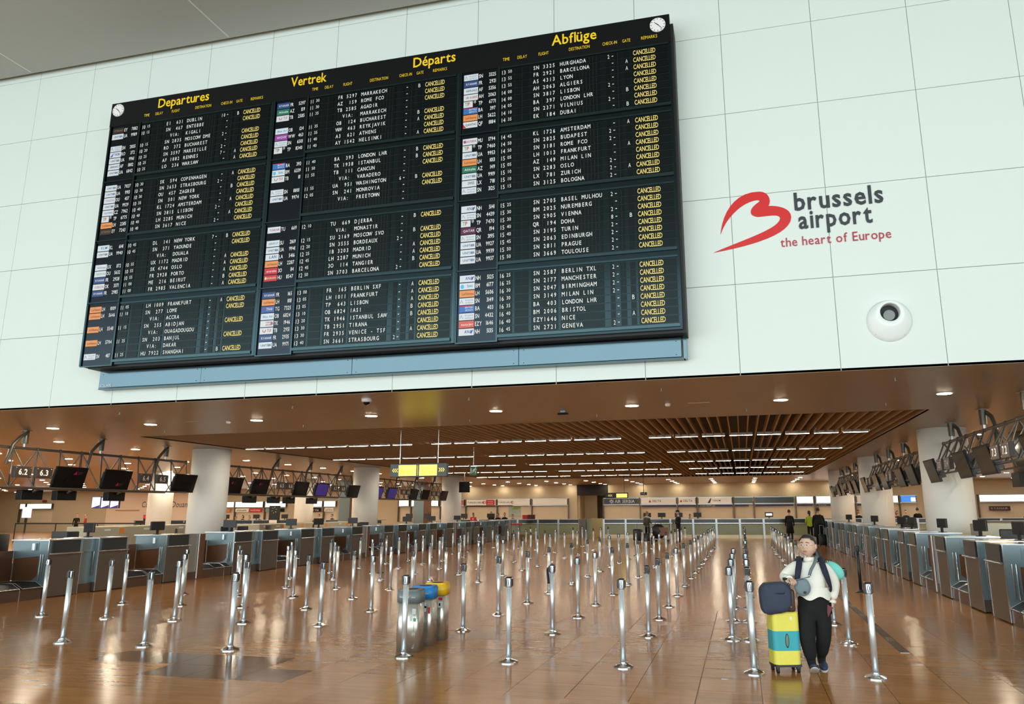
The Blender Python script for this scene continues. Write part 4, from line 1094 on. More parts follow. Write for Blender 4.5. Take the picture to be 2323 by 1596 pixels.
t, y = B(0, -23.25, -20.5, 'panel', 'TURKISH AIRLINES', INK, cap=.15, tx=.15, label='booth with pale airline header and red poster at its right end')
b = MB(); b.box(1.85, 2.62, y - .03, y - .01, 2.28, 2.72, RED); text(b, 'TURKISH', (1.95, y - .035, 2.52), UX, UZ, .09, WHITE, width=.55); text(b, 'AIRLINES', (1.95, y - .035, 2.36), UX, UZ, .08, WHITE, width=.55); b.build('red_poster', t)
b = MB(); b.ball((1.66, y - .02, 2.5), (.12, .006, .12), RED, 20, 10); b.ball((1.70, y - .028, 2.5), (.075, .004, .075), WHITE, 16, 8); b.build('round_emblem', t)
b = MB(); b.box(.05, 2.7, y - .02, y, 2.18, 2.25, BLACKG); b.build('dark_strip', t)
t, y = B(0, -20.4, -17.45, 'panel', 'TURKISH AIRLINES', INK, cap=.12, tx=.10, label='booth with pale airline header and a landscape poster below')
b = MB(); b.ball((1.35, y - .02, 2.5), (.10, .006, .12), RED, 20, 10); b.ball((1.38, y - .028, 2.5), (.06, .004, .07), WHITE, 16, 8); b.build('round_emblem', t)
pst = mat('map_poster', (.42, .52, .50), .5, noise=.25, nscale=2.5)
b = MB(); b.box(.95, 2.05, -.03, -.01, 1.25, 2.17, pst); b.add([(1.2, -.034, 1.95), (1.5, -.034, 2.14), (1.95, -.034, 2.14), (2.0, -.034, 2.0), (1.7, -.034, 1.88), (1.4, -.034, 1.92)], [(0, 1, 2, 3, 4, 5)], mat('map_green', (.30, .38, .08), .6)); b.build('map_poster', t)
b = MB(); b.box(.05, 1.4, y - .02, y, 2.20, 2.25, BLACKG); b.build('dark_strip', t)
t, y = B(0, -17.3, -14.2, 'panel', None, label='booth with blank reflecting header left of the passage')
b = MB(); b.box(3.1, 3.17, y, 0, 0.9, 2.79, STEELD); b.build('mullion', t)
t, y = B(0, -11.15, -8.2, 'navy', 'AIR SERBIA', WHITE, cap=.24, tx=.95, label='booth with dark navy airline header right of the passage')
b = MB()
for k in range(8):
    a = PI / 4 * k; b.tube([(.68 + math.cos(a) * .05, y - .02, 2.5 + math.sin(a) * .05), (.68 + math.cos(a) * .20, y - .02, 2.5 + math.sin(a) * .18)], .022, WHITE, 5)
b.build('flower_emblem', t)
def tri(t, y, x):
    b = MB(); b.prism([(x, y - .02, 2.40), (x + .22, y - .02, 2.40), (x + .11, y - .02, 2.62)], (0, .008, 0), RED); b.build('red_triangle_emblem', t)
t, y = B(0, -8.1, -5.15, 'panel', 'DELTA', INK, cap=.17, tx=1.0, band=(.1, 2.9), label='booth with pale header and red triangle, first of two alike'); tri(t, y, .68)
t, y = B(0, -5.05, -3.6, 'panel', 'DELTA', INK, cap=.17, tx=.45, band=(.0, 1.45), label='narrower booth with pale header and red triangle, second of two alike'); tri(t, y, .15)
t, y = B(0, -3.45, -.75, 'panel', 'TAROM', INK, cap=.13, tx=1.15, band=(.0, 1.1), btxt='BRUSSELS AIRPORT', label='booth with pale header and dark tail fin emblem')
b = MB(); b.prism([(.75, y - .02, 2.32), (.95, y - .02, 2.32), (1.08, y - .02, 2.68), (1.0, y - .02, 2.68)], (0, .008, 0), INK); b.build('tail_fin_emblem', t)
b = MB(); b.box(1.35, 2.68, y - .02, y, 2.04, 2.19, BLUEN); b.build('sign_band', t)
B(0, -.6, .8, 'green', None, band=(.0, 1.1), label='booth with greenish reflecting header in the middle right')
t, y = B(0, .95, 3.95, 'dark', None, band=(.05, 2.9), label='booth with dark reflecting header and blue band')
t, y = B(0, 4.1, 5.4, 'white', None, band=(.03, 1.2), label='booth with glowing white header and blue band behind the standing people')
t, y = B(0, 5.55, 8.4, 'white', None, band=(.03, 1.6), btxt='Service Desk', label='booth with glowing white header reading service on its band')
B(0, 8.5, 10.2, 'panel', None, band=(.05, .9), label='booth seen between the two far right columns')
t, y = B(0, 10.35, 11.5, 'white', None, label='short glowing booth header between the right-hand columns')
t, y = B(0, 11.62, 12.75, 'blue', None, label='booth with bright blue lit header behind the right-hand counters')
b = MB(); b.box(.75, 1.05, y - .03, y - .01, 2.33, 2.6, SIGNL); text(b, 'SN', (.3, y - .03, 2.45), UX, UZ, .08, WHITE); b.build('header_mark', t)
t, y = B(0, 17.0, 21.5, 'white', None, label='long glowing white header at the right picture edge')
b = MB(); b.box(.6, 2.0, y - .02, y, 1.62, 1.93, mat('brown_sign', (.05, .02, .02), .4)); text(b, 'RYANAIR', (.72, y - .024, 1.70), UX, UZ, .14, mat('dull_print', (.45, .38, .38), .5), width=1.15, bold=.02); b.build('airline_sign', t)
# left-hand booths
Lb = [(-71.6, -70.9, 'white', 'short glowing header at the far left edge'), (-70.7, -67.6, 'white', 'long glowing header left of the two distant people'),
      (-49.4, -46.4, 'white', 'glowing orange and white header right of the nearest left column'), (-46.3, -43.3, 'white', 'glowing white header, second right of the nearest left column'),
      (-43.1, -40.9, 'white', 'glowing white header behind the dark service banner'), (-39.8, -37.15, 'white', 'glowing white header right of the second column'),
      (-37.0, -35.8, 'white', 'short glowing header left of the steel pillar'), (-29.6, -28.6, 'white', 'short glowing header right of the steel pillars'), (-28.4, -25.8, 'white', 'long glowing header behind the farthest left displays'),
      (-25.6, -24.1, 'panel', 'pale header with lettering left of the farthest left column')]
for i, (x0, x1, k, l) in enumerate(Lb):
    t, y = B(0, x0, x1, k, 'NORDICA' if i == 9 else None, cap=.13, tx=.15, label='booth with ' + l)
    if i in (2, 3, 4, 5, 6):
        cols_ = {2: ((0, 1.0, RED, None), (1.8, 2.6, ORANGE, None)), 3: ((.1, 1.5, SIGNP, 'Alitalia'), (1.6, 2.9, RED, 'BAGAGE CHARGE')), 4: ((.1, 1.4, mat('teal_band', (.25, .38, .38), .5), None), (1.5, 2.1, BLACKG, None)),
                 5: ((.0, .5, YELB, None), (.5, 1.1, ORANGE, None), (1.1, 2.55, BLACKG, 'adria')), 6: ((.1, 1.0, SIGNP, 'airline'),)}[i]
        for a, c_, mt, s_ in cols_:
            b = MB(); b.box(a, c_, y - .02, y, 1.82, 2.14, mt)
            if s_: text(b, s_, (a + .12, y - .024, 1.90), UX, UZ, .15, WHITE if mt in (RED, BLACKG) else INK, width=(c_ - a) * .8, bold=.015, slant=.15)
            b.build('airline_sign', t)
t = thing('light_slot', 'long horizontal white wall lamp right of the steel pillar', 'lamp', (-35.3, BY - .05, 2.62))
b = MB(); b.box(0, 1.2, -.1, 0, -.06, .08, SIGNL); b.build('lamp_face', t)
# far counter in sections
FYC = 49.7
def counter_section(x, w_, label, front=GREENP):
    t = thing('service_counter', label, 'counter', (x, FYC, 0), 0, 'sections of the far service counter')
    b = MB(); b.box(.12, w_ - .002, 0, .05, .22, .92, front); b.build('front_panel', t)
    b = MB(); b.box(.12, w_ - .004, -.03, .04, .96, 1.19, GLASSD); b.build('upper_panel', t)
    b = MB(); b.box(.0, .12, -.05, .1, 0, 1.19, STEEL); b.build('upright', t)
    b = MB(); b.box(.12, w_ - .004, -.10, .04, .925, .955, EDGE); b.build('ledge', t)
    b = MB(); b.box(0.001, w_ - .001, -.05, .75, 1.19, 1.22, STEEL); b.build('worktop', t)
    b = MB(); b.box(.05, w_ - .05, .02, .06, 0, .22, mat('kick_steel', (.45, .33, .20), .25, .7)); b.build('kick_plate', t)
n = 0
def xs_of(p0, p1, k): return [p0 + (p1 - p0) * i / k for i in range(k)]
w_ = 1.42
x = -19.6 + .0
for x in [-20.6 + w_ * i for i in range(7)]:
    counter_section(x, w_, 'green glass counter section left of the passage, %s from the left' % ORD[n]); n += 1
t = thing('end_block', 'brown and pale green end block of the counter beside the passage', 'counter', (-10.62, FYC, 0))
b = MB(); b.box(0, .45, 0, .8, 0, 1.22, STEELD); b.build('brown_side', t); b = MB(); b.box(.45, .78, .3, 5.0, 0, 1.22, GREENP); b.build('pale_side', t)
n = 0
for x in [-9.0 + 1.455 * i for i in range(12)]:
    counter_section(x, 1.455, 'green glass counter section right of the passage, %s from the left' % ORD[n]); n += 1
n = 0
for x in [-46 + 1.5 * i for i in range(14)]:
    counter_section(x, 1.5, 'distant counter section behind the left desks, %s from the left' % ORD[n]); n += 1
n = 0
for x in [8.6 + 1.5 * i for i in range(8)]:
    counter_section(x, 1.5, 'distant counter section behind the right desks, %s from the left' % ORD[n]); n += 1
# things on the far counter
for i, (x, l) in enumerate(((-19.9, 'leftmost'), (-18.9, 'second'), (-16.9, 'third'))): desk_monitor(x, FYC + .3, 1.225, PI * 0 + 0, 'black screen on the far green counter left of the passage, %s' % l, 0, .55, .28)
for i, (x, l) in enumerate(((-6.1, 'first, near the luggage trolley'), (-5.15, 'beside the man in the cap'), (-4.05, 'left of the seated staff member'), (-2.85, 'right of the seated staff member'), (1.6, 'under the dark reflecting header'))):
    desk_monitor(x, FYC + .3, 1.225, 0, 'black screen on the far counter, %s' % l, 1 if i == 4 else 0, .50, .28)
for i, x in enumerate((-45.2, -43.6, -41.2, -38.0, -35.4, -33.0, -27.2, -23.0, -21.6)): desk_monitor(x, FYC + .3, 1.225, .2, 'black screen on the distant left counter, %s from the left' % ORD[i], 0, .5, .3)
t = thing('red_display', 'red number display standing on the far counter', 'display', (-18.05, FYC - .05, .95)); b = MB(); b.cham(-.22, .22, -.06, .0, 0, .42, .01, RED); b.ball((0, -.065, .3), (.05, .005, .05), WHITE, 8, 6); b.ball((0, -.065, .14), (.05, .005, .05), WHITE, 8, 6); b.build('panel', t)
t = thing('red_bunting', 'red band along the front edge of the far counter', 'banner', (-17.8, FYC - .11, .90)); b = MB(); b.box(0, 3.3, -.02, 0, -.04, .05, RED); b.build('band', t)
t = thing('brochure_box', 'red and dark brochure boxes on the far counter left of the passage', 'box', (-14.6, FYC + .2, 1.22)); b = MB(); b.box(0, .35, 0, .2, 0, .28, RED); b.build('red_box', t); b = MB(); b.box(.38, .85, 0, .2, 0, .30, BURG); b.build('dark_box', t)
t = thing('service_banner', 'tall dark banner stand with white marks behind the left desks', 'banner', (-27.1, 40, 0)); b = MB(); b.cham(-.36, .36, -.04, .04, .9, 2.15, .01, mat('banner_dark', (.008, .014, .014), .5)); b.build('banner', t)
b = MB()
for k in range(6): a = PI / 3 * k + .3; b.tube([(math.cos(a) * .10, -.05, 1.9 + math.sin(a) * .12), (math.cos(a) * .19, -.05, 1.9 + math.sin(a) * .2)], .022, mat('banner_grey', (.35, .4, .38), .6), 4)
b.box(-.30, .22, -.05, -.045, 1.15, 1.32, SIGNP); b.build('printed_marks', t); b = MB(); b.lathe([(.3, 0), (.3, .03), (.05, .05), (.04, .9)], (0, 0), DARKPL, 16); b.build('stand', t)
t = thing('signal_lamp', 'black signal post with red top in front of the customs wall', 'signal', (-36.2, 40, 0)); b = MB(); b.tube([(0, 0, 0), (0, 0, 1.1)], .04, DARKPL, 8); b.build('post', t)
b = MB(); b.cham(-.11, .11, -.1, .1, 1.1, 1.66, .02, DARKPL); b.build('housing', t); b = MB(); b.box(-.10, .10, -.105, -.1, 1.44, 1.62, mat('red_glow', (.4, .0, .02), .4, emit=.4, ecol=(1, .0, .08))); b.build('red_lens', t)
t = thing('belt_barrier', 'long black belt barrier in front of the customs wall', 'barrier', (-44, 38, 0))
b = MB(); b.box(0, 15.5, -.02, .02, 1.13, 1.20, BLACK); b.build('rail', t)
for x in (0, 3.1, 6.2, 9.3, 12.4, 15.4): b = MB(); b.tube([(x, 0, 0), (x, 0, 1.2)], .03, BLACK, 8); b.build('post', t)
t = thing('screen_cluster', 'three pale purple lit portrait screens hanging above the left desks', 'display', (-29.5, 30, 2.2))
for k in range(3):
    b = MB(); x0 = -.78 + .53 * k; b.cham(x0, x0 + .5, -.05, .05, -.20 + .0 * k, .35 - .03 * k, .01, DARKPL); cs = b.build('screen_casing', t)
    b = MB(); b.box(x0 + .02, x0 + .48, -.056, -.05, -.18, .32 - .03 * k, SCREENB); b.add([(x0 + .02, -.06, -.18), (x0 + .48, -.06, -.18), (x0 + .48, -.06, -.05)], [(0, 1, 2)], SCREENP); b.build('lit_screen', cs)
b = MB(); b.tube([(-.2, 0, .3), (-.2, 0, 1.7)], .04, TRUSS, 8); b.build('hanger', t)
t = thing('wall_screen', 'bluish portrait notice screen in front of the leftmost booth', 'display', (-66.0, 58, 1.2)); b = MB(); b.box(-.5, .5, -.05, .05, .2, 1.2, SCREENB); b.build('lit_screen', t); b = MB(); b.tube([(0, 0, -1.2), (0, 0, .2)], .06, DARKPL, 8); b.build('stand', t)
t = thing('no_entry_sign', 'small red notice on the wall above the leftmost booth', 'sign', (-68.8, BY - .03, 3.0)); b = MB(); b.box(-.28, .28, -.02, 0, -.13, .13, mat('dull_red', (.35, .03, .02), .5)); b.build('plate', t)

# ------------------------------------------------------------------ people
def skin_body(verts, edges, rad, mats_fn, mats, name, parent, sub=1, loc=(0, 0, 0)):
    me = bpy.data.meshes.new('tmp'); me.from_pydata([tuple(v) for v in verts], edges, [])
    ob = bpy.data.objects.new('tmp', me); C.objects.link(ob)
    md = ob.modifiers.new('skin', 'SKIN'); md.use_smooth_shade = True; md.branch_smoothing = 0.4
    if not me.skin_vertices:
        bpy.context.view_layer.objects.active = ob
    sv = me.skin_vertices[0].data
    for i, r_ in enumerate(rad):
        sv[i].radius = (r_, r_) if not isinstance(r_, tuple) else r_
        sv[i].use_root = (i == 0)
    if sub: sd = ob.modifiers.new('sub', 'SUBSURF'); sd.levels = sub; sd.render_levels = sub
    dg = bpy.context.evaluated_depsgraph_get()
    m2 = bpy.data.meshes.new_from_object(ob.evaluated_get(dg)); m2.name = name
    bpy.data.objects.remove(ob); bpy.data.meshes.remove(me)
    m2.materials.clear()
    for mt in mats: m2.materials.append(mt)
    for p in m2.polygons:
        p.use_smooth = True
        if mats_fn: p.material_index = mats_fn(p.center)
    o = bpy.data.objects.new(name, m2); C.objects.link(o); o.parent = parent; o.location = loc
    return o
def head(parent, c, yaw, size, hairm, long_=False, cap_=None, detail=False, pitch=0.0, scarf=None):
    """head with face looking along -y turned by yaw"""
    M_ = Matrix.Translation(Vector(c)) @ Matrix.Rotation(yaw, 4, 'Z') @ Matrix.Rotation(pitch, 4, 'X') @ Matrix.Scale(size, 4)
    b = MB()
    def fn(v):
        x, y, z = v
        w = 1.0 - .12 * max(0, -z) ** 2 + (.09 if detail else 0) * math.exp(-((z + .45) / .35) ** 2)
        x2 = x * w; y2 = y
        if y < 0:
            y2 = y * (0.92 + .04 * max(0, -z))
            y2 -= .16 * math.exp(-((x / .13) ** 2) - ((z + .12) / .14) ** 2)      # nose tip
            y2 -= .07 * math.exp(-((x / .09) ** 2) - ((z - .08) / .2) ** 2)       # bridge
            y2 += .06 * math.exp(-(((abs(x) - .34) / .17) ** 2) - ((z - .10) / .11) ** 2)  # eye sockets
            y2 -= .05 * math.exp(-((x / .25) ** 2) - ((z + .44) / .07) ** 2)      # lips
            y2 -= .05 * math.exp(-((x / .3) ** 2) - ((z + .78) / .13) ** 2)       # chin
        return Vector((x2, y2, z))
    b.ball((0, 0, 0), (.080 if not detail else .091, .098, .118 if not detail else .115), SKIN, 36 if detail else 18, 28 if detail else 14, fn)
    for s_ in (-1, 1):
        b.ball((s_ * (.084 if not detail else .094), .005, -.005), (.012, .022, .030), SKIN, 10, 7)          # ears
    b.xf(M_); hd = b.build('head', parent)
    b = MB()
    for s_ in (-1, 1):
        b.ball((s_ * .030, -.082, .012), (.014, .007, .0085 if not detail else .007), EYEW, 12, 8)
        b.ball((s_ * .030 - .003, -.0875, .012), (.006, .003, .0062), BLACK, 10, 6)
    b.xf(M_); b.build('eyes', hd)
    b = MB()
    b.ball((0, -.0985, -.050), (.021, .007, .0045), LIPS, 12, 6); b.ball((0, -.0975, -.058), (.019, .007, .0055), LIPS, 12, 6)
    b.xf(M_); b.build('mouth', hd)
    if detail:
        b = MB()
        for s_ in (-1, 1): b.tube([(s_ * .014, -.096, .042), (s_ * .032, -.095, .045), (s_ * .054, -.080, .036)], [.003, .0038, .002], HAIR, 5)
        b.xf(M_); b.build('eyebrows', hd)
    b = MB()
    def hf(v):
        x, y, z = v
        lim = (.58 - .35 * x * x) if detail else .5
        if y < -.10 and z < lim:
            y = -.10 + (y + .10) * (.25 if z > -.2 else .05)
        if z < -.35 and not long_: z = -.35 + (z + .35) * .3
        return Vector((x, y, z))
    b.ball((0, .010, .012), (.0885 if not detail else .0985, .106, .124), hairm, 24 if detail else 14, 18 if detail else 10, hf)
    if long_:
        b.tube([(0, .09, .04), (0, .115, -.06), (0, .10, -.20)] if not detail else [(0.01, .10, .02), (.035, .125, -.05), (.07, .11, -.13), (.075, .09, -.20)], [.05, .05, .03] if not detail else [.036, .042, .036, .016], hairm, 10)
    b.xf(M_); hr = b.build('hair', hd)
    if cap_:
        b = MB(); b.ball((0, .0, .055), (.095, .110, .085), cap_, 16, 10, lambda v: Vector((v.x, v.y, max(v.z, -.25)))); b.cham(-.06, .06, -.175, -.07, .030, .042, .004, cap_)
        b.xf(M_); b.build('cap', hd)
    return hd
def person(x, y, h, rz, label, top, legs, hairm, pose='stand', long_=False, cap_=None, z0=0.0, arm='down', width=1.0, coat=False, yaw=0.0, skirt=False):
    t = thing('person', label, 'person', (x, y, z0), rz, 'people in the distance')
    k = h / 1.72; w = width
    sit = pose == 'sit'
    hz = .92 if not sit else .50
    V = [(0, 0, hz), (0, -.01, hz + .22), (0, 0, hz + .42), (0, .01, hz + .54), (0, 0, hz + .62)]
    E_ = [(0, 1), (1, 2), (2, 3), (3, 4)]; Rr = [.135 * w, .125 * w, .125 * w, .06, .05]
    def addc(root, pts, rs):
        p = root
        for q, r_ in zip(pts, rs):
            V.append(q); Rr.append(r_); E_.append((p, len(V) - 1)); p = len(V) - 1
    for s_ in (-1, 1):
        if sit: addc(0, [(s_ * .10, -.02, hz - .03), (s_ * .11, -.42, hz), (s_ * .11, -.44, hz - .40), (s_ * .11, -.52, hz - .46)], [.09, .065, .05, .04])
        else:
            st = .10 if arm == 'walk' else .0
            addc(0, [(s_ * .085, 0, hz - .10), (s_ * .09, -s_ * st, .50), (s_ * .095, s_ * st * 1.5, .10), (s_ * .10, s_ * st * 1.5 - .12, .04)], [.095, .068, .048, .04])
        if arm == 'front': pts = [(s_ * .17, .0, hz + .44), (s_ * .22, -.02, hz + .18), (s_ * .12, -.26, hz + .16), (s_ * .10, -.33, hz + .17)]
        elif arm == 'one' and s_ == 1: pts = [(s_ * .17, .0, hz + .44), (s_ * .21, -.02, hz + .18), (s_ * .18, -.30, hz + .12), (s_ * .17, -.38, hz + .14)]
        else: pts = [(s_ * .17, .0, hz + .44), (s_ * .23, .01, hz + .18), (s_ * .23, -.03, hz - .06), (s_ * .22, -.05, hz - .14)]
        addc(2, pts, [.068, .050, .037, .033])
    V = [(a * k * (w ** .5), b_ * k, c_ * k) for a, b_, c_ in V]; Rr = [r_ * k for r_ in Rr]
    def mf(c):
        if (c.z > (hz + .50) * k and abs(c.x) < .1): return 2
        if c.z < .09 * k and not sit: return 3
        for s_ in (-1, 1):
            tip = Vector([p for p in V][-1 if s_ == 1 else -1])
        if arm in ('front', 'one') and c.y < -.29 * k and c.z > hz * k: return 2
        if arm == 'down' and abs(c.x) > .17 * k and c.z < (hz - .08) * k and c.z > .6 * k: return 2
        lim = hz * k - .02 if not coat else .45 * k
        return 0 if c.z > lim else 1
    skin_body(V, E_, Rr, mf, [top, legs, SKIN, BLACK], 'body', t, 1)
    if coat:
        b = MB(); b.lathe([(.22 * w * k, .42 * k), (.20 * w * k, .7 * k), (.17 * w * k, 1.0 * k), (.15 * w * k, 1.2 * k)], (0, 0), top, 18, True, 1, .72); b.build('coat_skirt', t)
    head(t, (0, -.02 * k, (hz + .72) * k), yaw, k * 1.0, hairm, long_, cap_)
    return t
BLOND = mat('blond_hair', (.35, .16, .06), .6); GREYH = mat('grey_hair', (.12, .10, .08), .6); REDH = mat('reddish_hair', (.15, .04, .02), .6)
MAROON = mat('maroon_cloth', (.12, .02, .02), .9); REDC = mat('red_cloth', (.45, .02, .02), .8); WHC = mat('white_cloth', (.7, .68, .62), .85)
person(-3.41, 41.6, 1.72, -1.0, 'man in black with a black cap looking at his hands near the far counter', BLKCL, BLKCL, HAIR, arm='front', cap_=BLKCL)
p1 = person(-5.42, 44.3, 1.66, 2.6, 'blond traveller with white scarf and olive backpack pushing luggage toward the counter', GREYC, BLKCL, BLOND, arm='front')
b = MB(); b.tube([(-.14, .02, 1.36), (0, .08, 1.40), (.14, .02, 1.36), (.10, -.08, 1.33), (-.10, -.08, 1.33), (-.14, .02, 1.36)], .055, WHC, 8); b.build('scarf', p1)
t = thing('backpack', 'olive backpack on the back of the blond traveller', 'backpack', (-5.35, 44.18, 1.12), 2.6); b = MB(); b.cham(-.15, .15, .10, .28, -.22, .24, .06, mat('olive_cloth', (.10, .10, .07), .9), True); b.build('pack_body', t); b = MB(); b.cham(-.11, .11, .27, .33, -.16, .05, .02, MATS['olive_cloth'], True); b.build('front_pocket', t)
def suitcase(x, y, z, w_, d_, h_, rz, label, mt, hz=.3):
    t = thing('suitcase', label, 'suitcase', (x, y, z), rz)
    b = MB(); b.cham(-w_ / 2, w_ / 2, -d_ / 2, d_ / 2, .06, h_, .05, mt, True); b.build('shell', t)
    b = MB(); b.tube([(-.09, d_ / 2 - .04, h_ - .01), (-.09, d_ / 2 - .04, h_ + hz), (.09, d_ / 2 - .04, h_ + hz), (.09, d_ / 2 - .04, h_ - .01)], .012, STEEL, 6); b.build('pull_handle', t)
    for sx in (-1, 1):
        for sy in (-1, 1): b = MB(); b.tube([(sx * (w_ / 2 - .06) - .012, sy * (d_ / 2 - .06), .035), (sx * (w_ / 2 - .06) + .012, sy * (d_ / 2 - .06), .035)], .035, BLACK, 10); b.build('wheel', t)
    return t
suitcase(-5.95, 43.8, 0, .46, .28, .72, .2, 'large black suitcase standing left of the blond traveller', DARKPL)
suitcase(-5.35, 43.3, 0, .34, .24, .5, .2, 'smaller dark suitcase beside the large black one', DARKPL, .4)
t = thing('luggage_trolley', 'luggage trolley with tan panel loaded with black bags near the far counter', 'trolley', (-4.6, 44.0, 0))
b = MB(); b.tube([(-.35, -.2, .15), (.45, -.2, .15), (.45, .2, .15), (-.35, .2, .15), (-.35, -.2, .15)], .02, STEEL, 6); b.tube([(.45, -.2, .15), (.52, -.2, 1.0), (.52, .2, 1.0), (.45, .2, .15)], .02, STEEL, 6); b.build('frame', t)
b = MB(); b.box(-.1, .44, -.24, -.21, .35, .80, mat('tan_panel', (.30, .16, .10), .6)); b.build('advert_panel', t)
for q in ((-.3, -.18), (-.3, .18), (.4, -.18), (.4, .18)): b = MB(); b.tube([(q[0], q[1] - .015, .06), (q[0], q[1] + .015, .06)], .06, BLACK, 12); b.build('wheel', t)
t = thing('black_bag', 'big soft black bag heaped on the luggage trolley', 'bag', (-4.75, 44.0, .17)); b = MB(); b.ball((0, 0, .42), (.40, .26, .44), DARKPL, 16, 10, lambda v: Vector((v.x * (1 + .1 * math.sin(5 * v.z)), v.y, v.z))); b.build('bag_body', t); b = MB(); b.tube([(-.2, -.1, .8), (-.1, -.12, .93), (.1, -.12, .93), (.2, -.1, .8)], .015, BLACK, 6); b.build('handle', t)
person(2.62, 46.5, 1.72, PI, 'person in a dark coat seen from behind, leftmost of three at the right counter', BLKCL, NAVY, HAIR, coat=True)
person(3.65, 45.5, 1.66, PI + .2, 'person in a lime vest and long dark skirt, middle of three', LIME, BLKCL, HAIR, long_=True, arm='front')
person(3.62, 39.9, 1.82, PI - .1, 'tall person in a long dark coat with pale shoes, rightmost of three', BLKCL, BLKCL, HAIR, coat=True, width=1.15)
suitcase(3.70, 39.35, 0, .34, .24, .58, .1, 'dark cabin suitcase held beside the tall person in a long coat', DARKPL, .42)
SEAT = [(-18.7, 'woman with dark long hair behind the red display counter', BLKCL, HAIR, True, 1.62), (-17.35, 'person in dark clothes leaning over the red-edged counter', BLKCL, GREYH, False, 1.68), (-16.85, 'person in black at the counter, between two others', BLKCL, HAIR, False, 1.60),
        (-16.35, 'dark-haired person at the counter, second from the right end', BLKCL, HAIR, True, 1.62), (-15.75, 'short-haired person in olive at the right end of the red-edged counter', GREYC, HAIR, False, 1.5), (-3.42, 'staff member in red scarf behind the far counter', MAROON, HAIR, False, 1.48)]
for x, l, top, hr, lg2, hh in SEAT: person(x, 51.4, hh, random.uniform(-.4, .4), l, top, BLKCL, hr, long_=lg2, arm='front')
for i, (x, hh, top, hr, lg2) in enumerate(((-38.2, 1.45, MAROON, REDH, False), (-37.6, 1.55, BLKCL, HAIR, True), (-37.0, 1.5, BLKCL, HAIR, True), (-36.1, 1.52, BLKCL, HAIR, False), (-35.2, 1.5, BLKCL, GREYH, False), (-31.9, 1.5, NAVY, GREYH, False), (-31.0, 1.58, BLKCL, REDH, False), (-29.9, 1.58, BLKCL, HAIR, False), (-27.9, 1.52, NAVY, REDH, True))):
    person(x, 51.4, hh, random.uniform(-.5, .5), 'seated or standing staff behind the distant left counter, %s from the left' % ORD[i], top, BLKCL, hr, long_=lg2, arm='front')
person(-53.9, 52.0, 1.72, .6, 'man in a dark suit at the far left talking with a woman in red', BLKCL, BLKCL, GREYH, arm='one', z0=.0)
person(-53.0, 52.0, 1.70, -.6, 'woman in red at the far left beside the man in a dark suit', REDC, REDC, BLOND, arm='down')
person(7.1, 51.4, 1.68, .2, 'person with long dark hair behind the counter between the right columns', BLKCL, BLKCL, HAIR, long_=True, arm='front')
person(9.35, 51.3, 1.62, .6, 'person with long reddish hair at the distant right counter', MAROON, BLKCL, REDH, long_=True, arm='front')
person(9.92, 51.7, 1.66, .2, 'person in dark blue bending over the distant right counter', NAVY, BLKCL, HAIR, arm='front')
person(10.5, 51.2, 1.80, PI, 'man in a black jacket with red collar at the distant right counter', BLKCL, BLKCL, HAIR, arm='front')
person(16.6, 51.4, 1.60, 0, 'person at the counter at the extreme right picture edge', BLKCL, BLKCL, HAIR, arm='front')
# ------------------------------------------------------------------ the walking woman with her luggage
WX, WY = 0.70, 9.24
wom = thing('person', 'woman in a cream sweater and black trousers walking with luggage', 'person', (WX, WY, 0))
V = []; E_ = []; Rr = []
def nd(p, r_, par=None):
    V.append(p); Rr.append(r_)
    if par is not None: E_.append((par, len(V) - 1))
    return len(V) - 1
pel = nd((.025, 0, .70), .155)
wa = nd((.02, -.01, .86), .145, pel); ch = nd((.015, .0, 1.03), .135, wa); nb_ = nd((.025, .01, 1.165), .075, ch); nk = nd((.015, -.005, 1.23), .055, nb_)
# legs: front foot towards the camera on the left, the other behind
k = nd((-.065, -.01, .60), .115, pel); k = nd((-.085, -.08, .34), .078, k); k = nd((-.05, -.03, .085), .050, k); nd((-.035, -.14, .04), .040, k)
k = nd((.10, .01, .60), .115, pel); k = nd((.095, -.01, .36), .078, k); k = nd((.065, .16, .10), .050, k); nd((.075, .05, .045), .040, k)
def hand(par, wrist, d, n_, curl, side):
    """palm plus five fingers; d: pointing direction, n_: palm normal, curl: bend towards the normal"""
    w = Vector(wrist); d = Vector(d).normalized(); n_ = Vector(n_); n_ = (n_ - d * n_.dot(d)).normalized(); s_ = d.cross(n_) * side
    palm = nd(w + d * .045, .020, par)
    lens = (.060, .068, .064, .050)
    for i, L in enumerate(lens):
        off = (i - 1.5) * .0185
        a = nd(w + d * .082 + s_ * off, .0092, palm)
        d1 = (d * math.cos(curl * .6) + n_ * math.sin(curl * .6)); p1 = w + d * .082 + s_ * off + d1 * L * .45
        d2 = (d * math.cos(curl * 1.5) + n_ * math.sin(curl * 1.5)); p2 = p1 + d2 * L * .32
        d3 = (d * math.cos(curl * 2.2) + n_ * math.sin(curl * 2.2)); p3 = p2 + d3 * L * .25
        b1 = nd(p1, .0086, a); b2 = nd(p2, .0078, b1); nd(p3, .0068, b2)
    t0 = nd(w + d * .025 - s_ * .030, .0105, par); t1 = nd(w + d * .052 - s_ * .040 + n_ * .014, .0095, t0); nd(w + d * .074 - s_ * .034 + n_ * .026, .0080, t1)
# image-left arm: reaches to the suitcase handle
sh = nd((-.155, .01, 1.115), .060, ch); el = nd((-.285, .02, .985), .045, sh); wl = nd((-.235, -.16, .985), .036, el)
hand(wl, (-.235, -.175, .985), (.35, -.85, .0), (0, -.1, -1), 1.0, 1)
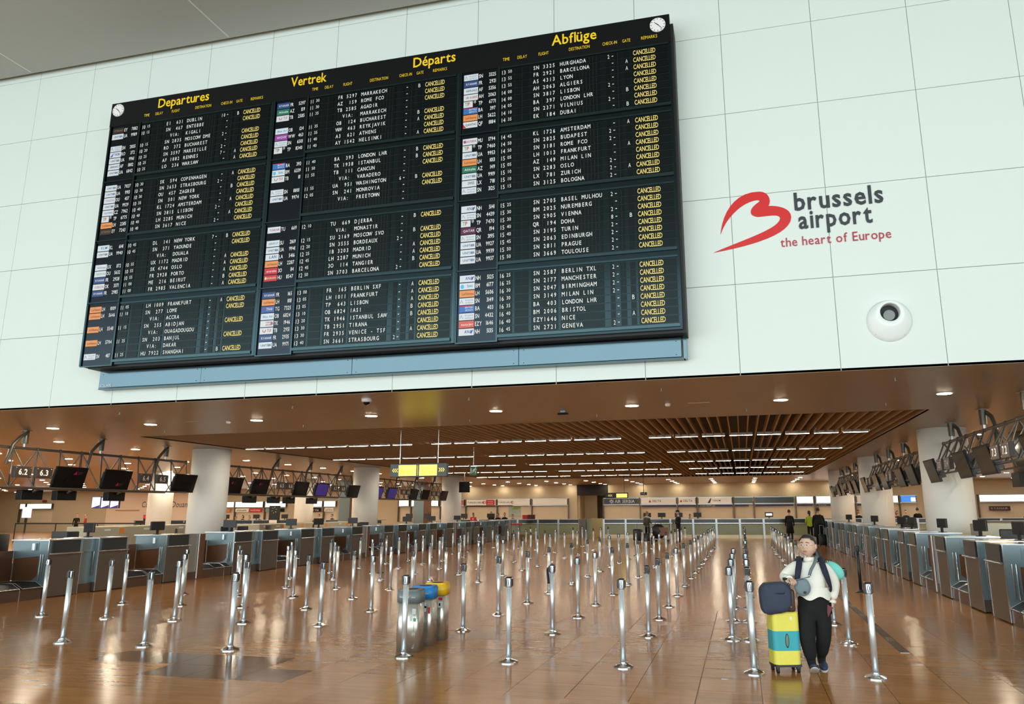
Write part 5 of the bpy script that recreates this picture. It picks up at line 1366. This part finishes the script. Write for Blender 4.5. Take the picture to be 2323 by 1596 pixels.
# image-right arm hanging, holding the passport
sh = nd((.175, .01, 1.10), .058, ch); el = nd((.262, .03, .925), .044, sh); wr = nd((.215, -.01, .735), .034, el)
hand(wr, (.212, -.015, .725), (-.22, -.12, -1), (-.7, -.5, 0), .55, -1)
body = skin_body(V, E_, Rr, lambda c: 1 if (c.z < .88 and abs(c.x - .02) < .185) else 0, [SKIN, BLKCL], 'body', wom, 2)
# trousers
V = []; E_ = []; Rr = []
p0 = nd((.025, 0, .72), .172); nd((.02, -.005, .80), .155, p0)
k = nd((-.06, -.01, .58), .128, p0); k = nd((-.085, -.08, .35), .092, k); nd((-.052, -.035, .115), .070, k)
k = nd((.105, .01, .58), .128, p0); k = nd((.10, -.01, .37), .092, k); nd((.068, .15, .13), .068, k)
skin_body(V, E_, Rr, None, [BLKCL], 'trousers', wom, 2)
# sweater
V = []; E_ = []; Rr = []
p0 = nd((.02, 0, .80), .172); a = nd((.02, -.012, .90), .165, p0); c_ = nd((.015, -.01, 1.04), .163, a); n0 = nd((.022, .008, 1.15), .095, c_); nd((.018, 0, 1.205), .070, n0)
k = nd((-.15, .01, 1.115), .088, c_); k = nd((-.29, .02, .985), .070, k); nd((-.238, -.145, .985), .048, k)
k = nd((.18, .01, 1.11), .088, c_); k = nd((.265, .03, .925), .068, k); nd((.222, -.005, .755), .047, k)
sw = skin_body(V, E_, Rr, None, [KNIT], 'sweater', wom, 2)
b = MB(); seg = 40; vs = []; fs = []
for j, (zz, rr_) in enumerate(((.90, .178), (.84, .183), (.785, .186))):
    for q in range(seg):
        a = 2 * PI * q / seg; dz = (.022 * math.cos(a * 5)) if j == 2 else 0
        vs.append((.022 + math.cos(a) * rr_, math.sin(a) * rr_ * .92 - .005, zz + dz))
for j in range(2):
    for q in range(seg): fs.append((j * seg + q, j * seg + (q + 1) % seg, (j + 1) * seg + (q + 1) % seg, (j + 1) * seg + q))
b.add(vs, fs, KNIT, True); b.build('sweater_hem', sw)
b = MB(); b.lathe([(.082, 1.175), (.074, 1.205), (.066, 1.222)], (.018, 0), KNIT, 24); b.build('sweater_collar', sw)
for s_, x, y, z, r_, dd in ((0, -.237, -.150, .985, .044, (.2, -1, 0)), (0, .216, -.01, .745, .043, (-.15, -.1, -1))):
    d = Vector(dd).normalized() * .03; p = Vector((x, y, z)); b = MB(); b.tube([p - d * .5, p + d * .5], r_, KNIT, 16); b.build('cuff', sw)
for fx, fy, tilt in ((-.035, -.13, -.45), (.078, .09, .15)):
    b = MB(); b.ball((0, -.0, .028), (.048, .125, .052), SHOE, 16, 10, lambda v: Vector((v.x * (1 - .15 * v.y), v.y, max(v.z, -.35) * (1.0 if v.y > -.2 else .75)))); b.xf(Matrix.Translation((fx, fy, .025 if tilt < 0 else .02)) @ Matrix.Rotation(tilt, 4, 'X')); o = b.build('shoe', wom)
    b = MB(); b.ball((0, 0, .0), (.050, .130, .016), SOLE, 16, 8); b.xf(Matrix.Translation((fx, fy, .03 if tilt < 0 else .018)) @ Matrix.Rotation(tilt, 4, 'X')); b.build('sole', o)
hd = head(wom, (-.005, -.03, 1.345), -.42, 1.0, HAIR, True, None, True)
# round thin-framed glasses
M_ = Matrix.Translation((-.005, -.03, 1.345)) @ Matrix.Rotation(-.42, 4, 'Z')
b = MB()
for s_ in (-1, 1):
    n = 20; ring = [(s_ * .033 + math.cos(2 * PI * q / n) * .025, -.104, .006 + math.sin(2 * PI * q / n) * .022) for q in range(n + 1)]
    b.tube(ring, .0013, STEEL, 5, False); b.tube([(s_ * .057, -.103, .010), (s_ * .084, -.03, .010), (s_ * .086, .01, .0)], .0013, STEEL, 5)
b.tube([(-.009, -.104, .010), (0, -.106, .013), (.009, -.104, .010)], .0013, STEEL, 5)
b.xf(M_); gl = b.build('glasses_frame', None); gl.location = (WX, WY, 0); gl.name = 'glasses'; tag(gl, 'thin round metal glasses on the face of the walking woman', 'glasses')

def ribbon(pts, ws, mt, th):
    b = MB(); pts = [Vector(p) for p in pts]; n = len(pts)
    # smooth the path
    P = []; Wd = []
    for i in range(n - 1):
        p0, p1, p2, p3 = pts[max(i - 1, 0)], pts[i], pts[i + 1], pts[min(i + 2, n - 1)]
        for q in range(5):
            t_ = q / 5; P.append(.5 * ((2 * p1) + (p2 - p0) * t_ + (2 * p0 - 5 * p1 + 4 * p2 - p3) * t_ ** 2 + (3 * p1 - p0 - 3 * p2 + p3) * t_ ** 3)); Wd.append(ws[i] * (1 - t_) + ws[i + 1] * t_)
    P.append(pts[-1]); Wd.append(ws[-1]); vs = []; fs = []
    for i, p in enumerate(P):
        t_ = (P[min(i + 1, len(P) - 1)] - P[max(i - 1, 0)]).normalized(); s_ = Vector((1, 0, 0)); s_ = (s_ - t_ * s_.dot(t_)).normalized(); nn = t_.cross(s_)
        for a, c_ in ((-1, -.5), (-.8, .5), (.8, .5), (1, -.5)): vs.append(p + s_ * a * Wd[i] + nn * c_ * th * 2)
    for i in range(len(P) - 1):
        for q in range(4): fs.append((i * 4 + q, i * 4 + (q + 1) % 4, i * 4 + 4 + (q + 1) % 4, i * 4 + 4 + q))
    b.add(vs, fs, mt, True)
    return b
# backpack: body behind, straps in front
t = thing('backpack', 'dark navy backpack worn by the walking woman', 'backpack', (WX, WY, 0))
b = MB(); b.cham(-.15, .19, .165, .33, .80, 1.20, .05, NAVY, True); b.build('pack_body', t)
for s_, pts in ((-1, [(-.10, .17, 1.19), (-.105, .06, 1.215), (-.11, -.07, 1.17), (-.135, -.155, 1.07), (-.150, -.155, .96), (-.155, -.09, .86), (-.14, .14, .82)]), (1, [(.13, .17, 1.19), (.135, .06, 1.215), (.135, -.07, 1.17), (.155, -.150, 1.07), (.185, -.145, .96), (.205, -.07, .87), (.17, .15, .83)])):
    ribbon(pts, [.026, .031, .034, .034, .025, .012, .012], NAVY, .011).build('strap', t)
t = thing('neck_pillow', 'mint plush pillow hanging behind the right arm of the woman', 'pillow', (WX + .285, WY + .20, 1.06))
b = MB(); b.ball((0, 0, 0), (.125, .07, .085), MINT, 22, 14); b.xf(Matrix.Rotation(.75, 4, 'Y')); b.build('pillow_body', t)
b = MB(); b.tube([(-.10, .0, .10), (-.08, -.01, .13), (-.05, 0, .11)], .006, BLACK, 6); b.build('clip', t)
t = thing('shoulder_bag', 'grey suede crossbody bag on the front of the woman', 'bag', (WX - .105, WY - .195, .92))
b = MB()
def bagf(v): return Vector((v.x * (1.0 - .12 * v.z), v.y, v.z if v.z < .62 else .62 + (v.z - .62) * .2))
b.ball((0, 0, 0), (.086, .038, .105), BAGG, 22, 14, bagf); b.xf(Matrix.Rotation(-.18, 4, 'Y')); b.build('bag_body', t)
b = MB(); b.box(.01, .035, -.042, -.036, -.075, -.052, BLACK); b.build('label_patch', t)
b = MB(); b.tube([(-.08, -.03, .065), (.0, -.042, .082), (.08, -.02, .10)], .006, mat('zip_grey', (.10, .15, .17), .7), 6); b.build('zip_edge', t)
ribbon([(.078, .0, .095), (.105, .005, .17), (.15, .035, .24), (.180, .12, .30), (.18, .21, .315)], [.017] * 5, mat('strap_grey', (.13, .17, .185), .75), .005).build('strap', t)
b = MB(); n = 14; b.tube([(.08 + math.cos(2 * PI * q / n) * .014, -.012, .10 + math.sin(2 * PI * q / n) * .014) for q in range(n + 1)], .0035, WHITE, 6); b.build('ring', t)
t = thing('passport', 'burgundy passport with white phone held in the right hand', 'passport', (WX + .145, WY - .075, .655), 0)
b = MB(); b.cham(-.045, .045, -.006, .0, -.062, .062, .002, BURG); b.xf(Matrix.Rotation(.5, 4, 'Y')); b.build('cover', t)
t = thing('phone', 'white phone held behind the passport', 'phone', (WX + .135, WY - .064, .640), 0)
b = MB(); b.cham(-.040, .040, .0, .008, -.07, .07, .003, WHITE); b.xf(Matrix.Rotation(.5, 4, 'Y')); b.build('phone_body', t)

# yellow and teal covered suitcase
sc = thing('suitcase', 'large suitcase in a yellow and teal stretch cover beside the woman', 'suitcase', (.365, 9.20, 0), .30)
def shell(z0, z1, mt, nm, bul=.0, r_=.05):
    b = MB(); bm = bmesh.new(); bmesh.ops.create_cube(bm, size=1)
    for v in bm.verts: v.co = Vector((v.co.x * .30, v.co.y * .24, (z0 + z1) / 2 + v.co.z * (z1 - z0)))
    ve = [e for e in bm.edges if abs(e.verts[0].co.z - e.verts[1].co.z) > .01]
    bmesh.ops.bevel(bm, geom=ve, offset=r_, segments=4, profile=.5, affect='EDGES')
    b.frombm(bm, mt, False); bm.free()
    return b
b = shell(.09, .235, YEL, '')
b.build('lower_cover', sc); b = shell(.235, .44, TEAL, ''); b.v = [(v[0] * 1.02, v[1] * 1.02, v[2]) for v in b.v]; b.build('teal_band', sc)
b = MB(); bm = bmesh.new(); bmesh.ops.create_cube(bm, size=1)
for v in bm.verts: v.co = Vector((v.co.x * .30, v.co.y * .24, .545 + v.co.z * .21))
bmesh.ops.bevel(bm, geom=[e for e in bm.edges if max(e.verts[0].co.z, e.verts[1].co.z) > .6 or abs(e.verts[0].co.z - e.verts[1].co.z) > .01], offset=.045, segments=4, profile=.5, affect='EDGES')
b.frombm(bm, YEL, False); bm.free(); b.build('upper_cover', sc)
b = MB(); b.ball((-.005, -.124, .34), (.022, .006, .075), BLACK, 18, 12); b.ball((-.005, -.128, .34), (.016, .005, .064), mat('slot_grey', (.16, .22, .16), .6), 18, 12); b.build('handle_opening', sc)
b = MB(); b.box(.045, .062, -.124, -.121, .555, .59, WHITE); b.build('tag', sc)
b = MB(); b.tube([(.152, -.05, .60), (.154, .0, .55), (.154, .06, .56)], .004, BLACK, 5)
PR = [mat('print_pink', (.6, .12, .25), .5), mat('print_purple', (.12, .06, .25), .5), mat('print_blue', (.05, .1, .3), .5), ORANGE]
for q in range(16):
    b.ball((.153, random.uniform(-.06, .10), random.uniform(.20, .50)), (.002, random.uniform(.012, .03), random.uniform(.015, .04)), random.choice(PR), 8, 6)
b.build('side_print', sc)['kind'] = 'stuff'
b = MB(); b.box(-.145, .145, -.115, .115, .065, .092, DARKPL); b.build('base_plate', sc)
for sx in (-1, 1):
    for sy in (-1, 1):
        b = MB(); b.tube([(sx * .115 - .012, sy * .085, .027), (sx * .115 + .012, sy * .085, .027)], .027, BLACK, 14); b.cham(sx * .115 - .02, sx * .115 + .02, sy * .085 - .02, sy * .085 + .02, .04, .07, .004, DARKPL); b.build('wheel', sc)
b = MB()
for sx in (.02, .085): b.tube([(sx, .03, .64), (sx, -.095, .985)], .008, EDGE, 8)
b.build('pull_rods', sc)
b = MB(); b.tube([(.002, -.098, .992), (.105, -.098, .992)], .016, BLACK, 10); b.build('pull_grip', sc)
sc.location = (.365, 9.16, 0)
t = thing('duffel_bag', 'dark slate-blue soft bag resting on top of the yellow suitcase', 'bag', (.325, 9.06, .625), .15)
def duf(v):
    s_ = 4.2; a = [math.copysign(abs(c) ** (2 / s_), c) for c in v]
    return Vector((a[0] * (1 + .05 * math.sin(3 * v.z + 1)), a[1] + .07 * math.sin(7 * v.x + 4 * v.z), a[2] * (1 - .10 * v.x) + .07 * math.sin(2.5 * v.x) + .03 * math.sin(9 * v.x)))
b = MB(); b.ball((-.025, 0, .165), (.165, .115, .168), SLATEB, 28, 18, duf); b.build('bag_body', t)
b = MB(); b.tube([(-.08, -.085, .27), (-.04, -.105, .22), (.05, -.105, .22), (.09, -.085, .26)], .009, NAVY, 6); b.build('handle', t)
b = MB(); b.tube([(-.12, -.06, .29), (0, -.07, .305), (.12, -.06, .30)], .005, BLACK, 5); b.build('zip', t)
t = thing('leather_bag', 'small brown leather bag hanging between the suitcase handle and the woman', 'bag', (.455, 9.10, .64), .1)
b = MB(); b.cham(-.05, .05, -.06, .06, .0, .24, .025, BROWNC, True); b.build('bag_body', t)
b = MB(); b.tube([(-.02, -.05, .22), (-.01, -.03, .30), (.02, -.0, .33)], .006, BROWNC, 6); b.tube([(0, -.062, .05), (.0, -.064, .12)], .004, EDGE, 5); b.build('strap', t)

# ------------------------------------------------------------------ three recycling bins
def recycling_bin(x, y, cap_, label, s_, pict):
    t = thing('recycling_bin', label, 'bin', (x, y, 0), 0, 'row of three recycling bins')
    def prof(r_, z0, z1, mt, sm_=True):
        b = MB(); bm = bmesh.new()
        P = [(-.17, -.13), (.17, -.13), (.13, .17), (-.13, .17)]
        vb = [bm.verts.new((p[0] * r_, p[1] * r_, z0)) for p in P]; vt = [bm.verts.new((p[0] * r_, p[1] * r_, z1)) for p in P]
        bm.faces.new(vb[::-1]); bm.faces.new(vt)
        for i in range(4): bm.faces.new((vb[i], vb[(i + 1) % 4], vt[(i + 1) % 4], vt[i]))
        bmesh.ops.bevel(bm, geom=[e for e in bm.edges if abs(e.verts[0].co.z - e.verts[1].co.z) > .01], offset=.085 * r_, segments=6, profile=.5, affect='EDGES')
        b.frombm(bm, mt, False); bm.free()
        return b
    b = prof(1.0, .0, .62, BINST)
    for i, f_ in enumerate(b.f): b.sm[i] = len(f_) == 4
    b.build('steel_body', t)
    b = prof(1.045, .605, .745, cap_)
    for i, f_ in enumerate(b.f): b.sm[i] = len(f_) == 4
    b.v += []; lid = b.build('lid', t)
    b = prof(.97, .745, .765, cap_); b.build('lid_top', t)
    b = MB(); b.lathe([(.085, .764), (.085, .768)], (0, 0), BLACK, 20); b.build('opening', t)
    b = MB(); text(b, s_, (-.10, -.138, .665), UX, UZ, .022, WHITE, width=.13); text(b, 'afval', (.06, -.138, .665), UX, UZ, .02, WHITE, width=.05); b.build('lid_lettering', lid)
    b = MB(); yq = -.131
    for (px, pz, sx, sz, mt) in pict: b.cham(px - sx, px + sx, yq - .003, yq, pz - sz, pz + sz, .001, mt)
    b.build('pictogram', t)['kind'] = 'stuff'
    b = MB(); b.tube([(.08, -.132, .06), (.10, -.134, .055), (.115, -.134, .075)], .003, EDGE, 5); b.build('lock', t)
LG = mat('paper_print', (.55, .60, .58), .5); TL = mat('teal_print', (.1, .4, .42), .5)
recycling_bin(-4.26, 9.42, GREYB, 'steel recycling bin with grey lid, nearest of three', 'Restafval', [(.10, .50, .025, .035, LG), (.06, .42, .018, .035, LG), (.11, .40, .02, .02, mat('green_print', (.1, .3, .15), .5))])
recycling_bin(-4.27, 9.88, BLUEB, 'steel recycling bin with blue lid, middle of three', 'PMD', [(.06, .50, .018, .06, LG), (.06, .50, .018, .015, TL), (.12, .46, .012, .04, RED)])
recycling_bin(-4.28, 10.34, YELB, 'steel recycling bin with yellow lid, farthest of three', 'Papier', [(.10, .56, .03, .015, RED), (.10, .48, .035, .04, LG), (.09, .48, .012, .02, BURG)])
b = MB(); b.add([(-.04, -.01, .001), (.03, -.005, .001), (.035, .01, .001), (-.035, .012, .001)], [(0, 1, 2, 3)], WHITE); b.add([(-.04, -.01, .004), (.03, -.005, .005), (.035, .01, .004), (-.035, .012, .005)], [(0, 1, 2, 3)], WHITE)
tag(b.build('paper_scrap', None, (-.28, 8.6, 0)), 'tiny white paper scrap on the floor before the right-hand front post', 'litter')
